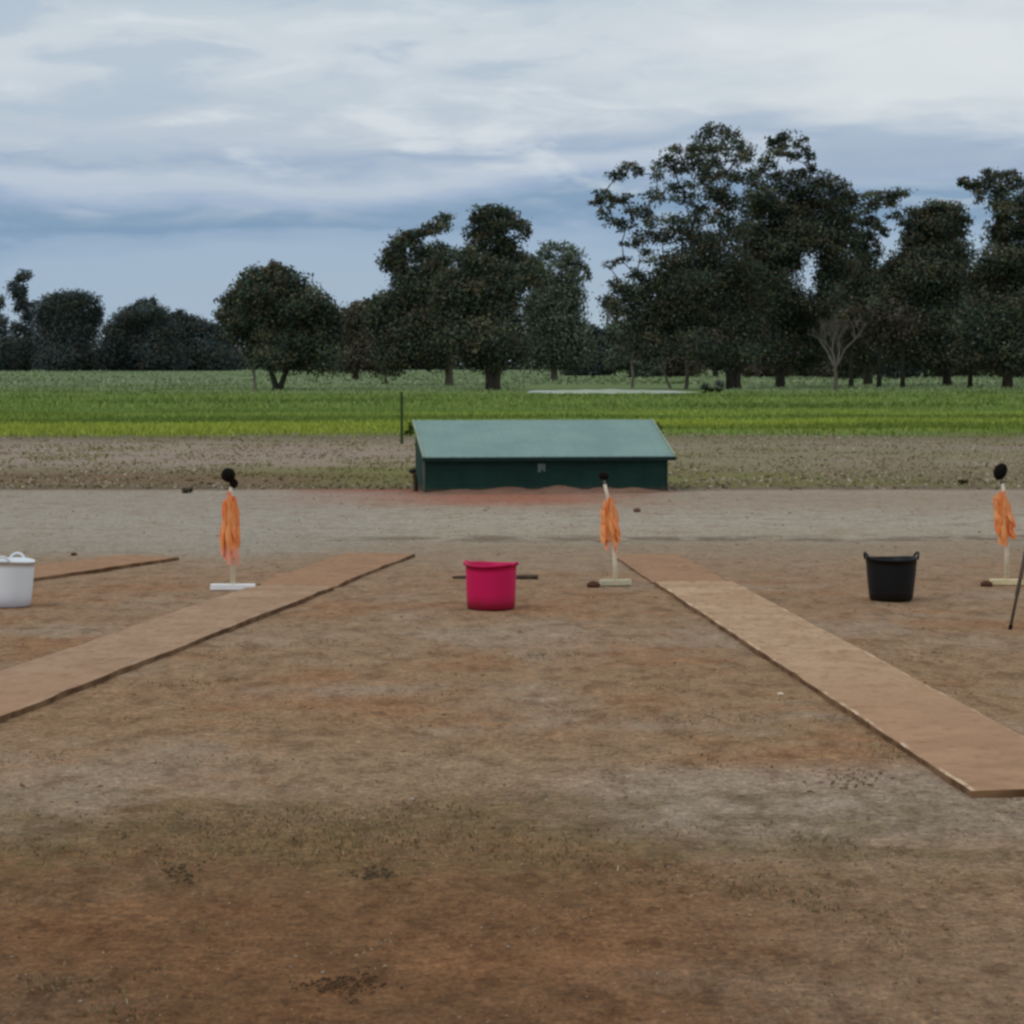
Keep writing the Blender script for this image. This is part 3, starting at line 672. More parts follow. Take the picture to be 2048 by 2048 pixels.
tree(555, 782, [(551, 536, 17, 13), (570, 547, 18, 14), (541, 552, 16, 12), (514, 545, 16, 13), (500, 560, 20, 15), (520, 572, 24, 17), (556, 574, 28, 22), (590, 568, 24, 17), (484, 578, 18, 13), (462, 606, 20, 16), (452, 632, 16, 16), (476, 640, 24, 18), (500, 655, 24, 16),
     (500, 590, 22, 16), (500, 625, 26, 20), (530, 640, 26, 20), (476, 664, 20, 16), (530, 602, 24, 17), (560, 612, 34, 26), (600, 598, 34, 24), (630, 602, 24, 18), (652, 622, 22, 18), (664, 646, 24, 20), (620, 640, 42, 30), (570, 650, 42, 28), (530, 660, 30, 20), (660, 680, 24, 24), (610, 685, 42, 28), (560, 690, 40, 24), (640, 712, 34, 24), (590, 720, 40, 18), (510, 690, 26, 22), (540, 718, 30, 16)],
     'rounded dense gum tree with a low forked trunk standing alone in the paddock', DG, .26, 6.2, 2.1, grpM, fork=.16, twin=True, fill=1.0, barkc=(70, 66, 54))
tree(712, 757, [(722, 612, 22, 9), (748, 606, 20, 9), (700, 628, 18, 12), (735, 628, 34, 16), (712, 650, 28, 20), (758, 648, 30, 22), (740, 676, 36, 24), (705, 684, 24, 24), (770, 690, 30, 26), (735, 710, 40, 22), (700, 722, 24, 18), (765, 726, 34, 18)],
     'low brownish gum tree in the gap between the two nearer dark gums', BR, .3, 5.5, 2.5, grpM, Yd=255)
tree(899, 770, [(893, 441, 20, 11), (872, 456, 22, 12), (850, 464, 18, 11), (812, 470, 18, 10), (797, 484, 20, 13), (826, 486, 18, 13), (785, 508, 18, 14), (776, 526, 15, 14), (798, 520, 20, 16), (838, 510, 24, 14), (870, 502, 26, 15), (894, 520, 22, 17), (850, 534, 30, 15), (795, 545, 18, 14), (808, 566, 20, 14), (880, 546, 24, 15),
     (835, 556, 34, 16), (770, 610, 24, 18), (910, 610, 22, 22), (760, 640, 26, 20), (835, 580, 36, 20), (872, 580, 30, 22), (806, 600, 34, 22), (850, 616, 46, 26), (800, 640, 36, 26), (885, 630, 34, 28), (840, 660, 46, 28), (790, 680, 32, 26), (880, 680, 36, 28), (830, 704, 44, 22), (785, 716, 28, 22), (870, 716, 34, 18)],
     'dark gum tree with an open left top, behind the left end of the trap house', DG, .3, 6.0, 2.1, grpM, fork=.25, Yd=190, barkc=(110, 102, 88))
tree(984, 781, [(978, 424, 25, 12), (1008, 428, 24, 13), (960, 440, 19, 15), (1032, 447, 21, 14), (1046, 462, 13, 12), (985, 450, 34, 16), (950, 466, 17, 15), (975, 476, 26, 14), (1014, 484, 26, 12), (990, 504, 30, 20), (950, 496, 20, 14), (940, 516, 24, 16), (1022, 512, 24, 16), (1056, 523, 24, 13), (1068, 540, 18, 16), (1035, 546, 34, 20), (990, 540, 40, 22), (940, 550, 34, 22),
     (1000, 566, 40, 20), (1052, 566, 24, 14), (960, 556, 40, 24), (1010, 596, 26, 20), (900, 566, 24, 22), (900, 600, 26, 24), (1016, 650, 24, 24), (1020, 690, 28, 24), (950, 584, 40, 24), (990, 598, 34, 26), (925, 606, 32, 26), (1000, 632, 32, 28), (955, 630, 44, 30), (915, 650, 30, 30), (985, 670, 36, 28), (940, 680, 40, 28), (1000, 706, 34, 22), (955, 716, 40, 18)],
     'tallest gum tree behind the trap house, dense and dark with a flat lobed top', DG, .36, 6.2, 2.3, grpM, fork=.22, twin=True, barkc=(72, 66, 56))
tree(1108, 757, [(1102, 492, 24, 9), (1130, 497, 24, 10), (1152, 510, 18, 13), (1090, 508, 18, 12), (1118, 518, 26, 12), (1156, 532, 18, 13), (1172, 546, 9, 12), (1136, 540, 18, 13), (1088, 538, 14, 14), (1100, 556, 22, 16), (1138, 562, 26, 16), (1074, 566, 14, 12), (1080, 584, 22, 16), (1122, 588, 30, 18), (1150, 590, 16, 22), (1096, 610, 30, 20), (1140, 620, 24, 20),
     (1070, 622, 24, 22), (1110, 640, 34, 22), (1148, 650, 22, 22), (1076, 662, 30, 26), (1120, 676, 36, 24), (1156, 690, 26, 26), (1080, 704, 34, 24), (1130, 716, 36, 20)],
     'lighter grey green gum tree above the right half of the trap house roof', LG, .3, 5.6, 1.9, grpM, airy=.4, fork=.35, Yd=245, barkc=(120, 112, 100))

tree(1465, 779, [(1432, 258, 24, 12), (1410, 272, 22, 14), (1455, 270, 22, 14), (1478, 288, 22, 14), (1493, 304, 18, 13), (1474, 318, 24, 12), (1440, 296, 28, 15), (1402, 298, 24, 15), (1381, 300, 20, 12), (1338, 303, 20, 11), (1328, 322, 18, 13), (1350, 334, 24, 15), (1314, 348, 18, 11), (1386, 330, 28, 16), (1424, 328, 28, 14), (1448, 350, 24, 13), (1404, 360, 26, 14), (1360, 372, 24, 12), (1312, 391, 24, 11), (1370, 396, 24, 13), (1427, 384, 24, 14), (1474, 356, 24, 14), (1400, 420, 24, 14), (1446, 400, 28, 16),
     (1260, 333, 19, 9), (1236, 350, 20, 11), (1280, 345, 13, 11), (1206, 388, 18, 9), (1196, 406, 15, 13), (1224, 402, 20, 11), (1252, 396, 16, 10), (1264, 424, 15, 13), (1210, 426, 14, 9), (1230, 446, 20, 9), (1252, 452, 16, 9), (1290, 424, 13, 15), (1306, 448, 18, 12), (1344, 446, 24, 14), (1362, 468, 26, 16), (1288, 472, 22, 13), (1326, 474, 24, 13), (1382, 440, 20, 16), (1395, 482, 24, 18), (1270, 490, 14, 9),
     (1243, 485, 7, 5), (1281, 504, 13, 7), (1218, 531, 11, 6), (1246, 521, 17, 6), (1272, 548, 16, 9), (1330, 521, 30, 11), (1364, 512, 28, 14), (1240, 574, 18, 13), (1215, 604, 14, 13), (1262, 590, 24, 16), (1298, 572, 24, 15), (1334, 552, 26, 16), (1372, 545, 30, 18), (1236, 622, 24, 18), (1290, 610, 32, 22), (1340, 592, 34, 24), (1398, 572, 34, 24), (1420, 524, 34, 24), (1450, 478, 34, 24), (1440, 436, 28, 18), (1474, 410, 24, 18),
     (1400, 500, 34, 24), (1350, 560, 36, 24), (1300, 640, 40, 26), (1380, 590, 40, 26), (1430, 560, 40, 26), (1470, 640, 40, 30), (1290, 690, 40, 24), (1470, 540, 36, 28), (1440, 596, 40, 30), (1390, 630, 40, 28), (1490, 600, 34, 30), (1450, 660, 44, 30), (1500, 660, 30, 28), (1340, 650, 40, 26), (1400, 690, 40, 24), (1470, 710, 40, 22)],
     'tallest gum tree, its many open rounded leaf clumps reaching far left', DG, .36, 6.0, 1.75, grpR, fork=.2, twin=True, fill=.15, airy=.62, barkc=(60, 56, 48))
tree(1560, 775, [(1572, 273, 22, 10), (1548, 284, 16, 13), (1600, 290, 18, 13), (1618, 312, 12, 14), (1560, 304, 18, 11), (1586, 314, 16, 9), (1622, 338, 11, 11), (1594, 350, 24, 10), (1536, 322, 16, 14), (1516, 342, 18, 14), (1550, 348, 20, 13), (1510, 366, 22, 14), (1648, 360, 24, 13), (1682, 380, 22, 15), (1702, 400, 15, 15), (1620, 378, 30, 17), (1568, 374, 34, 16), (1524, 392, 26, 16), (1660, 402, 34, 18), (1596, 408, 38, 20),
     (1544, 420, 32, 20), (1504, 420, 22, 20), (1690, 470, 24, 22), (1680, 530, 24, 24), (1600, 470, 36, 22), (1540, 500, 36, 22), (1640, 432, 40, 22), (1690, 430, 20, 22), (1590, 448, 40, 22), (1542, 462, 34, 20), (1500, 464, 28, 22), (1660, 468, 34, 22), (1610, 484, 38, 20), (1560, 496, 34, 20), (1512, 506, 34, 22), (1664, 500, 24, 20), (1580, 526, 22, 18), (1540, 540, 34, 24), (1654, 530, 18, 20), (1500, 560, 34, 26), (1560, 574, 28, 24), (1645, 560, 14, 18), (1530, 610, 40, 28), (1590, 612, 28, 20), (1630, 610, 24, 22), (1570, 650, 40, 28), (1620, 660, 36, 28), (1550, 700, 40, 24), (1610, 706, 40, 22)],
     'broad dense gum tree with a small open top, right of the tallest gum', DG, .3, 6.0, 2.1, grpR, fork=.25, fill=.5, airy=.25, barkc=(62, 58, 50), Yd=176)
tree(1735, 770, [(1777, 386, 36, 8), (1800, 392, 18, 9), (1750, 397, 26, 10), (1738, 416, 22, 13), (1776, 408, 20, 8), (1724, 440, 20, 15), (1756, 446, 20, 10), (1790, 430, 15, 8), (1744, 466, 26, 13), (1720, 480, 20, 18), (1772, 466, 13, 8), (1748, 496, 15, 16), (1716, 516, 22, 20), (1742, 530, 16, 16), (1722, 556, 28, 22), (1752, 566, 20, 18), (1700, 590, 30, 26), (1740, 604, 34, 26), (1710, 640, 38, 28), (1754, 656, 34, 28), (1716, 690, 40, 26), (1750, 712, 34, 20)],
     'narrower gum tree with a flat shelf of leaves at its top, in the right group', DG, .32, 5.8, 2.2, grpR, airy=.45, fork=.35, Yd=200, barkc=(80, 74, 64))
tree(1893, 772, [(1875, 410, 26, 10), (1904, 422, 24, 13), (1842, 426, 28, 12), (1870, 440, 32, 16), (1918, 446, 22, 16), (1826, 450, 24, 15), (1852, 470, 34, 20), (1896, 476, 34, 20), (1816, 486, 18, 14), (1870, 508, 38, 24), (1922, 512, 24, 22), (1824, 526, 30, 24), (1790, 540, 22, 20), (1856, 552, 40, 26), (1908, 552, 34, 26), (1800, 580, 36, 26), (1860, 596, 44, 30), (1916, 600, 32, 28), (1784, 620, 34, 28), (1840, 644, 44, 30), (1900, 650, 44, 30), (1800, 680, 40, 28), (1860, 700, 44, 26), (1916, 706, 40, 24)],
     'dense dark gum tree with a level top, left of the one at the right edge', DG, .3, 6.0, 2.6, grpR, fork=.3, fill=1.0, Yd=188, barkc=(60, 56, 48))
tree(2014, 776, [(1928, 362, 12, 11), (1940, 372, 12, 9), (1982, 352, 22, 12), (2018, 352, 18, 13), (1962, 372, 20, 14), (2000, 376, 28, 14), (2044, 366, 22, 14), (2070, 380, 24, 18), (1956, 394, 14, 11), (1996, 398, 22, 13), (2036, 398, 24, 17), (2008, 420, 26, 14), (2050, 428, 26, 20), (1990, 444, 20, 14), (2018, 456, 18, 14), (2044, 466, 24, 20), (1996, 478, 22, 16), (2036, 498, 26, 18), (2076, 450, 26, 26), (1990, 516, 26, 20),
     (2024, 530, 32, 22), (2070, 520, 30, 28), (1970, 552, 30, 24), (2020, 570, 40, 26), (2070, 580, 34, 28), (1980, 606, 40, 30), (2040, 620, 44, 30), (1960, 650, 38, 30), (2010, 664, 44, 30), (2070, 670, 40, 30), (1980, 704, 44, 26), (2040, 710, 44, 24)],
     'tall dark gum tree cut off by the right edge of the photo', DG, .32, 6.0, 2.5, grpR, airy=.35, fork=.35, Yd=170, barkc=(70, 60, 50))

# trees further back that close the gaps low down
def back_tree(px, Yd, top, half, label, cols, dens=2.4):
    base_row = HY + EYE * F / Yd; lob = []
    nl = 24
    for i_ in range(nl):
        t = random.random(); yy_ = top + 10 + (base_row - 20 - top) * t
        wv_ = half * math.sqrt(max(.15, 1 - abs(t - .55) ** 2 * 2.2))
        lob.append((px + random.uniform(-1, 1) * wv_, yy_, random.uniform(16, 26), random.uniform(11, 19)))
    lob.append((px, top + 10, half * .3, 10)); lob.append((px - half * .3, top + 22, half * .3, 12)); lob.append((px + half * .35, top + 26, half * .3, 12))
    tree(px, base_row, lob, label, cols, .3, 5.2, dens, 'smaller trees in the shade behind the gums', Yd=Yd, barkc=(90, 84, 74))
back = [(1690, 260, 520, 34, 'dusky young gum filling the gap right of the broad gum', DG), (1790, 270, 520, 40, 'dusky young gum filling the gap right of the flat topped gum', DB), (1185, 330, 652, 44, 'small bluish tree in the gap above the right end of the trap house', DB), (1262, 300, 640, 46, 'small dull tree behind the pale forked trunk', LG), (1340, 310, 606, 50, 'dull brown tree in shade behind the two pale trunks', BR),
        (1430, 330, 600, 52, 'shaded tree behind the foot of the tallest gum', DG), (1520, 300, 606, 50, 'brownish shaded tree behind the foot of the broad gum', BR), (1610, 320, 612, 50, 'shaded tree behind the bare spreading tree', DB),
        (1690, 290, 590, 46, 'brownish shaded tree between the bare tree and the flat topped gum', BR), (1775, 330, 566, 50, 'dark shaded tree behind the right part of the flat topped gum', DG), (1850, 300, 590, 50, 'dark shaded tree behind the level topped gum', DG), (1945, 320, 560, 52, 'dark shaded tree in the last gap before the right edge', DG), (2030, 300, 580, 50, 'dark shaded tree behind the gum at the right edge', BR)]
for a in back: back_tree(*a)

# bare and pale trees: recursive branches
def bare_tree(px, row, hpx, wpx, label, color, levels=5, r0=4.0, lean=0.0, name='bare_tree', start=3):
    base = G(px, row); k = base.y / F
    root = empty(name, base, label, 'tree')
    bm = bmesh.new()
    def grow(p, d, L, r, lv):
        q_ = p + d * L; mid = p.lerp(q_, .5) + Vector((random.uniform(-1, 1), random.uniform(-1, 1), 0)) * L * .06
        tube(bm, [p, mid, q_], [r, r * .85, r * .7], 6 if lv > 2 else 4, cap=False)
        if lv == 0: return
        for _ in range(start if lv == levels else random.choice((2, 2, 3))):
            dd = (d + Vector((random.uniform(-1, 1) * wpx / hpx * 1.25, random.uniform(-.7, .7), random.uniform(-.1, .5)))).normalized()
            grow(q_, dd, L * random.uniform(.62, .82), r * .62, lv - 1)
    grow(Vector((0, 0, -.05)), Vector((lean, 0, 1)).normalized(), hpx * k * .3, r0 * k, levels)
    from_bm('trunk', bm, plain('bare_bark', alb(*color), .9, .25, 2), root)
bare_tree(1670, 783, 165, 120, 'bare grey leafless tree with spreading branches under the right gums', (84, 78, 70), 6, 4.6, 0, start=4)
bare_tree(1264, 776, 150, 90, 'small pale grey forked tree left of the two upright pale trunks', (98, 92, 84), 5, 3.4, name='dead_tree')
bare_tree(1372, 778, 200, 60, 'pale upright bare trunk just left of the tallest gum', (100, 93, 84), 5, 4.4, name='dead_tree')
bare_tree(1342, 777, 140, 70, 'pale leaning bare sapling left of the pale upright trunk', (88, 82, 74), 5, 3.0, -.4, name='dead_tree')
bare_tree(512, 783, 110, 50, 'small grey twiggy tree at the left foot of the lone forked gum', (104, 98, 90), 5, 4.0, -.1)
bare_tree(772, 768, 60, 70, 'low twiggy dark bush tree left of the tall gums foot', (66, 62, 54), 5, 3.4)
tid = [(1702, 'slender dark trunk right of the bare spreading tree'), (1758, 'slender dark trunk below the flat topped gum'), (1805, 'slender dark trunk left of the level topped gum'), (1940, 'slender dark trunk between the two rightmost gums')]
for px, lb in tid:
    tree(px, 776, [(px - 8, 640, 22, 16), (px + 12, 652, 20, 14), (px, 670, 24, 16), (px + 4, 622, 16, 12)], lb, BR, .16, 6, 1.3, 'slender saplings under the right gums', fork=.6, name='sapling', barkc=(44, 42, 34))

# low dark shrub at the end of the pale water
base = G(1427, 786); k = base.y / F; sh = empty('shrub', base, 'low dark shrub with grey twigs at the right end of the pale water', 'shrub')
V, Fc, C_ = leafcloud([(-10 * k, 0, 5 * k), (8 * k, 0, 5 * k), (-16 * k, .5, 18 * k), (14 * k, .6, 20 * k)], [(12 * k, .5, 6 * k), (12 * k, .5, 6 * k), (14 * k, .5, 8 * k), (12 * k, .5, 8 * k)], [130, 130, 70, 70], 4 * k, [[alb(34, 42, 18)], [alb(36, 42, 22)], LG, [alb(90, 92, 86)]])
link('foliage', mesh_np('foliage', V, Fc, C_), leafm, sh)
bm = bmesh.new()
for q_ in range(9):
    a = random.uniform(-1, 1); tube(bm, [(a * 8 * k, 0, -.02), (a * 20 * k, random.uniform(-.3, .3), 22 * k)], [.03, .012], 5)
from_bm('stem', bm, plain('twig', alb(90, 84, 74), .9), sh)

# far wood that reads as one mass
cs, rs, ns, ps = [], [], [], []
Yw = 720; k = Yw / F
for px in range(-1400, 3500, 17):
    tp = 706 + 9 * mnoise.noise(Vector((px * .012, 0, 0))) + 6 * mnoise.noise(Vector((px * .05, 3, 0)))
    if 1020 < px < 1260: tp -= 46 * math.sin((px - 1020) / 240 * math.pi) ** .5
    if px >= 1260: tp -= 40
    if 600 < px <= 1020: tp -= 36
    yy_ = tp
    while yy_ < 744:
        p = P(px + random.uniform(-6, 6), yy_, Yw + random.uniform(-15, 25)); cs.append(tuple(p)); rs.append((15 * k, 4, 8 * k)); ns.append(80); ps.append([alb(44, 54, 54, .85), alb(38, 46, 46, .85), alb(50, 58, 52, .85)]); yy_ += 8
V, Fc, C_ = leafcloud(cs, rs, ns, 3.0 * k, ps); V[:, 2] = np.maximum(V[:, 2], 0.02)
tag(link('far_wood', mesh_np('far_wood', V, Fc, C_), leafm), 'dark line of distant wood along the far edge of the paddock', 'wood', kind='stuff')

# ------------------------------------------------------------------ microphone stands
whitem = plain('white_painted_timber', alb(250, 242, 224), .5, .04, 14, dirt=alb(150, 128, 100), dirt_h=.012)
creamm = plain('cream_painted_timber', alb(196, 180, 142), .6, .08, 14, dirt=alb(120, 100, 76), dirt_h=.015)
greym = plain('dusty_painted_timber', alb(176, 168, 140), .6, .08, 14, dirt=alb(120, 104, 80), dirt_h=.015)
polem = plain('dusty_pole', alb(196, 184, 160), .6, .1, 10)
foamm = plain('black_foam', (.010, .008, .006), .95, .4, 60, .004, spec=.1)
def orange_mat():
    m, n, b = material('orange_wrap'); tc = n.new('ShaderNodeTexCoord').outputs['Object']
    f = n.noise(n.mapping(tc, (2.2, 1, .3)), 22, 4); sz = n.new('ShaderNodeSeparateXYZ'); n.set(sz.inputs[0], tc)
    c = n.mix(n.mr(f, .35, .65), alb(242, 104, 44), alb(248, 150, 92))
    c = n.mix(n.mr(sz.outputs[2], .66, .74), c, alb(216, 130, 108)); c = n.mix(n.mr(sz.outputs[2], .34, .27), c, alb(212, 138, 112))
    n.set(b.inputs['Base Color'], c); b.inputs['Roughness'].default_value = .6
    return m
orangem = orange_mat()
def ball(name, parent, c, r, mat, sc=(1, 1, 1), rotm=None):
    bm = bmesh.new(); bmesh.ops.create_icosphere(bm, subdivisions=3, radius=r)
    for v_ in bm.verts:
        v_.co *= 1 + .05 * mnoise.noise(v_.co * 60); v_.co = Vector((v_.co.x * sc[0], v_.co.y * sc[1], v_.co.z * sc[2]))
        if rotm: v_.co = rotm @ v_.co
        v_.co += Vector(c)
    return from_bm(name, bm, mat, parent, smooth=True)
def strip(bm, x0, z0, x1, z1, wd, ang, seedv, off=.03):
    """one hanging ribbon of plastic tape, wavy, with thickness"""
    nseg = 14; rows = []
    ca, sa = math.cos(ang), math.sin(ang)
    for k_ in range(nseg + 1):
        t = k_ / nseg
        cx = x0 + (x1 - x0) * t + .006 * math.sin(t * 9 + seedv); cz = z0 + (z1 - z0) * t
        w2 = wd * .5 * (.55 + .75 * math.sin(math.pi * (.12 + t * .76))) * (1 + .1 * math.sin(t * 13 + seedv * 2))
        oy = -off * ca * 0 + .008 * math.sin(t * 7 + seedv)
        c3 = Vector((cx + sa * off, -ca * off + oy, cz))
        rows.append((bm.verts.new(c3 + Vector((-ca * w2, -sa * w2, 0))), bm.verts.new(c3 + Vector((0, -.006, 0))), bm.verts.new(c3 + Vector((ca * w2, sa * w2, 0)))))
    for A, B in zip(rows, rows[1:]):
        bm.faces.new((A[0], A[1], B[1], B[0])); bm.faces.new((A[1], A[2], B[2], B[1]))
def mic(px, py, label, basem, bw, brot, pts, ribbons, ballp, ballsc, ballrot, knob=None):
    base = G(px, py); k = base.y / F
    root = empty('microphone_stand', base, label, 'microphone', 'microphone stands at the front of the lanes')
    bm = bmesh.new(); box(bm, 0, 0, .026, bw, .07, .044); bmesh.ops.rotate(bm, matrix=Matrix.Rotation(brot, 3, 'Z'), verts=bm.verts)
    from_bm('base', bm, basem, root, bevel=.005)
    bm = bmesh.new(); tube(bm, [(x_ * k, 0, z_ * k) for x_, z_ in pts], [.0175, .017] + [.013] * (len(pts) - 2), 12)
    from_bm('pole', bm, polem, root, smooth=True)
    bm = bmesh.new()
    ax0, ax1 = ribbons[0][0], ribbons[0][2]
    rr_ = random.Random(int(px)); nR = 15
    zt, zb = max(r_[1] for r_ in ribbons), ribbons[0][3]
    for i_ in range(nR):
        u_ = (i_ + .5) / nR * 2 - 1; a_ = u_ * 2.6 + rr_.uniform(-.3, .3)
        spread = 10.5 + rr_.uniform(-1.5, 2.0)
        xt = ax0 + math.sin(a_) * spread * .55; xb = ax1 + math.sin(a_) * spread
        top_z = zt - rr_.uniform(0, 12) - abs(math.sin(a_)) * 22; bot_z = zb + rr_.uniform(-14, 16) + (14 if abs(math.sin(a_)) > .8 else 0)
        strip(bm, xt * k, top_z * k, xb * k, bot_z * k, rr_.uniform(8.5, 12.5) * k, a_ * .45, i_ * 1.7, .020 + .003 * (i_ % 4))
    o = from_bm('ribbon', bm, orangem, root)
    md = o.modifiers.new('thick', 'SOLIDIFY'); md.thickness = .0015
    # slim neck up to the foam ball
    bm = bmesh.new(); tube(bm, [(pts[-1][0] * k, 0, pts[-1][1] * k), ((pts[-1][0] * .4 + ballp[0] * .6) * k, -.004, (pts[-1][1] * .4 + ballp[1] * .6) * k), (ballp[0] * k, 0, ballp[1] * k)], [.010, .007, .006], 8)
    from_bm('gooseneck', bm, plain('grey_neck', alb(120, 112, 108), .5), root, smooth=True)
    wsh = ball('foam_windshield', root, (ballp[0] * k, 0, ballp[1] * k), ballp[2] * k, foamm, ballsc, ballrot)
    if knob: ball('clip', wsh, (knob[0] * k, .01, knob[1] * k), knob[2] * k, foamm, (1, .9, 1.05))
    return root
mic(466, 1181, 'microphone stand with a bright white base bar, left of the trap house', whitem, .325, 0.0,
    [(0, 0), (0, 70), (-2, 150), (-3, 208)],
    [(-3, 196, -5, 60, 24, -.15), (3, 188, 4, 66, 22, .35), (-9, 170, -12, 56, 16, -.6), (8, 165, 10, 62, 13, .8), (-2, 204, -2, 172, 15, 0), (5, 110, 9, 44, 10, .4)],
    (-8, 232, 14.5), (1, 1, 1), None, (2, 215, 9.5))
mic(1231, 1172, 'leaning microphone stand with a dusty grey base, right of the pink tub', greym, .235, .25,
    [(0, 0), (-1, 45), (-6, 100), (-16, 180), (-22, 204)],
    [(-14, 186, -9, 82, 20, -.1), (-6, 180, 1, 88, 17, .5), (-16, 160, -12, 76, 14, -.6), (2, 140, 6, 84, 12, .9), (-7, 96, -4, 58, 15, 0)],
    (-24, 221, 10.0), (1.1, 1, .85), Matrix.Rotation(.3, 3, 'Y'))
mic(2013, 1171, 'microphone stand with a cream base bar and orange wrap near the right edge', creamm, .245, .0,
    [(0, 0), (0, 72), (-4, 150), (-10, 205)],
    [(-14, 196, -3, 92, 18, -.3), (-4, 188, 6, 86, 19, .2), (3, 176, 10, 90, 14, .7), (-17, 202, -12, 150, 10, -.5), (-10, 140, -6, 100, 14, -.2)],
    (-15, 229, 14.5), (.92, .95, 1.22), Matrix.Rotation(.45, 3, 'Y'))
# dark reddish lumps lying by the bases
lumpm = plain('dark_red_earth', alb(74, 46, 32), .95, .3, 30, .004)
for px, py, r, lb in ((516, 1177, 7.5, 'small dark brown clod beside the right end of the white base bar'), (1187, 1175, 11, 'dark reddish brown clod left of the grey leaning stand base'), (1973, 1173, 10, 'dark reddish brown clod left of the cream base bar')):
    p = G(px, py); k = p.y / F
    o = ball('clod', None, (0, 0, r * k * .45), r * k, lumpm, (1.25, 1, .75)); o.location = p; tag(o, lb, 'clod', 'clods by the microphone stands')
p = G(148, 1111); o = ball('clod', None, (0, 0, .012), .022, lumpm, (1.3, 1, .7)); o.location = p; tag(o, 'small dark clod on the ground right of the white tub', 'clod')
p = G(1274, 1024); o = ball('clod', None, (0, 0, .02), .035, plain('dull_red', alb(96, 66, 58), .9), (1.2, 1, .8)); o.location = p; tag(o, 'small dull red clod on the grey track right of the leaning stand', 'clod')
p = G(1561, 1391); o = ball('stone', None, (0, 0, .008), .014, plain('pale_stone', alb(200, 186, 160), .8, .2, 60), (1.2, 1, .6)); o.location = p; tag(o, 'small pale stone on the bare earth left of the right lane slab', 'stone')
# dark bar behind the pink tub
p0, p1 = G(905, 1158), G(1076, 1158)
bm = bmesh.new(); tube(bm, [p0 + Vector((0, 0, .014)), (p0 + p1) / 2 + Vector((0, .02, .014)), p1 + Vector((0, 0, .014))], [.010, .015, .019], 8)
tag(from_bm('metal_bar', bm, plain('rusty_bar', alb(62, 50, 38), .8, .3, 20)), 'dark metal bar lying on the ground behind the pink tub', 'bar')
# broken debris in the foreground
def sticks(px0, px1, py, nst, label, col, r=.004):
    root = empty('debris', G((px0 + px1) / 2, py), label, 'debris')
    bm = bmesh.new()
    for _ in range(nst * 3):
        a = G(random.gauss((px0 + px1) / 2, (px1 - px0) * .3), py + random.gauss(0, 10)) - root.location; an = random.uniform(-.8, .8); L = random.uniform(.004, .026) * random.random() + .004
        z = .006 + gheight(a.x + root.location.x, a.y + root.location.y)
        r_0 = r; r = r_0 * random.uniform(.35, 1.0)
        tube(bm, [(a.x, a.y, z), (a.x + math.cos(an) * L * .5, a.y + math.sin(an) * L, z + .004), (a.x + math.cos(an) * L, a.y + math.sin(an) * L * 2, z)], [r, r * 1.2, r * .6], 5); r = r_0
    from_bm('twigs', bm, plain('dark_litter', alb(*col), .95, .3, 40), root)
sticks(612, 750, 1976, 34, 'patch of dark broken bark and twigs on the red earth in the foreground', (78, 56, 34))
sticks(700, 800, 1752, 20, 'patch of dark litter in the worn grass of the foreground', (66, 56, 38), .003)
sticks(1640, 1750, 1562, 22, 'streak of dark crumbs on the ground left of the right lane slab', (96, 70, 50), .0035)
sticks(330, 400, 1747, 14, 'small dark litter in the worn grass at the lower left', (60, 54, 38), .003)

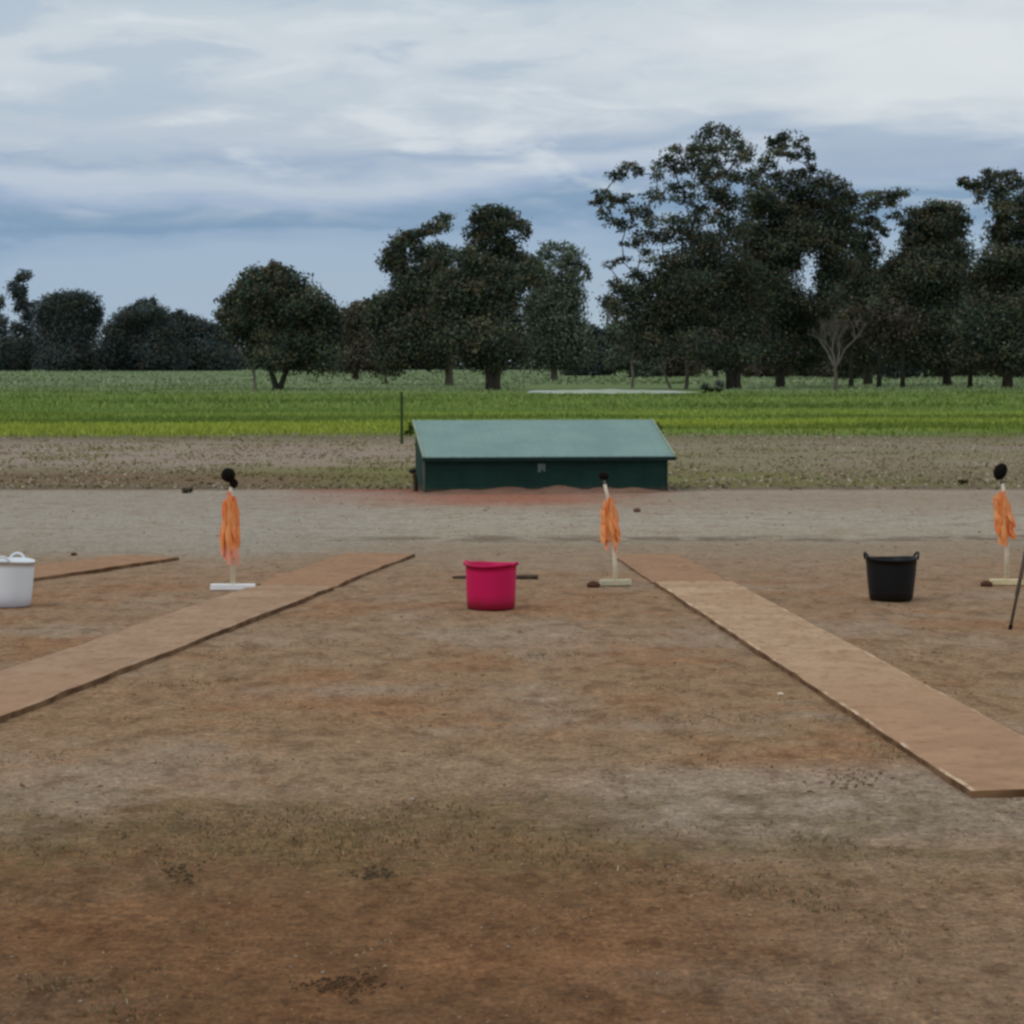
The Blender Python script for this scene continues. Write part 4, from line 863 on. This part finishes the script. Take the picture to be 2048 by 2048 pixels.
# ------------------------------------------------------------------ tubs
def tub(px, py, wtop, wbot, hgt, mat, inner, label, hrot, handle_h=13):
    base = G(px, py); k = base.y / F
    root = empty('tub', base, label, 'tub', 'flexible tubs between the lanes', rz=hrot)
    R1, R0, Hh = wtop / 2 * k, wbot / 2 * k, hgt * k; t = .006; seg = 48
    bm = bmesh.new()
    prof = [(R0 * .9, .002), (R0, .012)] + [(R0 + (R1 - R0) * (s_ / 6) ** .85, .012 + (Hh - .012) * s_ / 6) for s_ in range(1, 7)] + [(R1 + .001, Hh - .012), (R1 + .002, Hh - .004), (R1, Hh + .002), (R1 - t, Hh)] + [(R0 - t + (R1 - R0) * (s_ / 6), .016 + (Hh - .016) * s_ / 6) for s_ in range(5, -1, -1)]
    rings = []
    for r_, z_ in prof:
        rr = []
        for q_ in range(seg):
            a = math.tau * q_ / seg
            z2 = z_ + (.006 * math.cos(2 * a) if z_ > Hh * .8 else 0); r2 = r_ * (1 + .012 * math.sin(3 * a + px) * z_ / Hh)
            rr.append(bm.verts.new((r2 * math.cos(a), r2 * math.sin(a), z2)))
        rings.append(rr)
    for A, B in zip(rings, rings[1:]):
        for q_ in range(seg): bm.faces.new((A[q_], A[(q_ + 1) % seg], B[(q_ + 1) % seg], B[q_]))
    bm.faces.new(rings[0][::-1]); bm.faces.new(rings[-1])
    from_bm('body', bm, mat, root, smooth=True)
    for sgn in (-1, 1):
        bm = bmesh.new(); pts_ = []
        for q_ in range(13):
            a = math.pi * q_ / 12; ang = (.5 - q_ / 12) * .62
            rr = R1 + .004 + .006 * math.sin(a)
            pts_.append((math.cos(ang) * rr * sgn, math.sin(ang) * rr, Hh - .008 + handle_h * k * math.sin(a) ** .6))
        tube(bm, pts_, [.0085] * 13, 8); from_bm('handle', bm, mat, root, smooth=True)
    return root
def plastic(name, c, c2, rough=.5):
    m, n, b = material(name); tc = n.new('ShaderNodeTexCoord').outputs['Object']; sz = n.new('ShaderNodeSeparateXYZ'); n.set(sz.inputs[0], tc)
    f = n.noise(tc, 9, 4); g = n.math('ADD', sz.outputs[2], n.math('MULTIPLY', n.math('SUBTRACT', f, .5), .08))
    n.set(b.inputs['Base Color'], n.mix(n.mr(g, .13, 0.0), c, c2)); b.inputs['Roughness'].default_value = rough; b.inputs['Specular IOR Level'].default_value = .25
    return m
tub(21, 1213, 100, 80, 93, plastic('white_plastic', alb(206, 210, 226), alb(186, 186, 196)), None, 'white flexible tub cut off by the left edge of the photo', math.pi / 2 - .1)
tub(982, 1218, 103, 96, 92, plastic('pink_plastic', (0.64, 0.006, 0.098), (0.28, 0.012, 0.03)), None, 'bright pink flexible tub in front of the trap house', -.35, 5)
tub(1782, 1201, 103, 86, 86, plastic('black_plastic', (.0065, .0075, .009), (.009, .007, .005)), None, 'black flexible tub to the left of the right microphone stand', .12)

# ------------------------------------------------------------------ tripod whose leg enters at the right edge
top_ = G(2020, 1259); k = top_.y / F
apex = Vector((64 * k, .1, 300 * k)); root = empty('tripod_stand', top_, 'thin dark slanting leg of a stand at the right edge of the photo', 'stand')
tm = plain('dark_tube', alb(78, 68, 56), .6, .25, 20)
for ft in (Vector((0, 0, 0)), Vector((120 * k, -.05, 0)), Vector((70 * k, .38, 0))):
    bm = bmesh.new(); tube(bm, [ft, ft.lerp(apex, .22), ft.lerp(apex, .225), apex], [.010, .010, .013, .013], 8); lg = from_bm('leg', bm, tm, root, smooth=True)
    bm = bmesh.new(); tube(bm, [ft + Vector((0, 0, -.004)), ft.lerp(apex, .03)], [.013, .012], 8); from_bm('foot', bm, foamm, lg, smooth=True)
bm = bmesh.new(); tube(bm, [apex - Vector((0, 0, .05)), apex + Vector((0, 0, .05))], [.03, .03], 12); from_bm('hub', bm, tm, root, smooth=True)
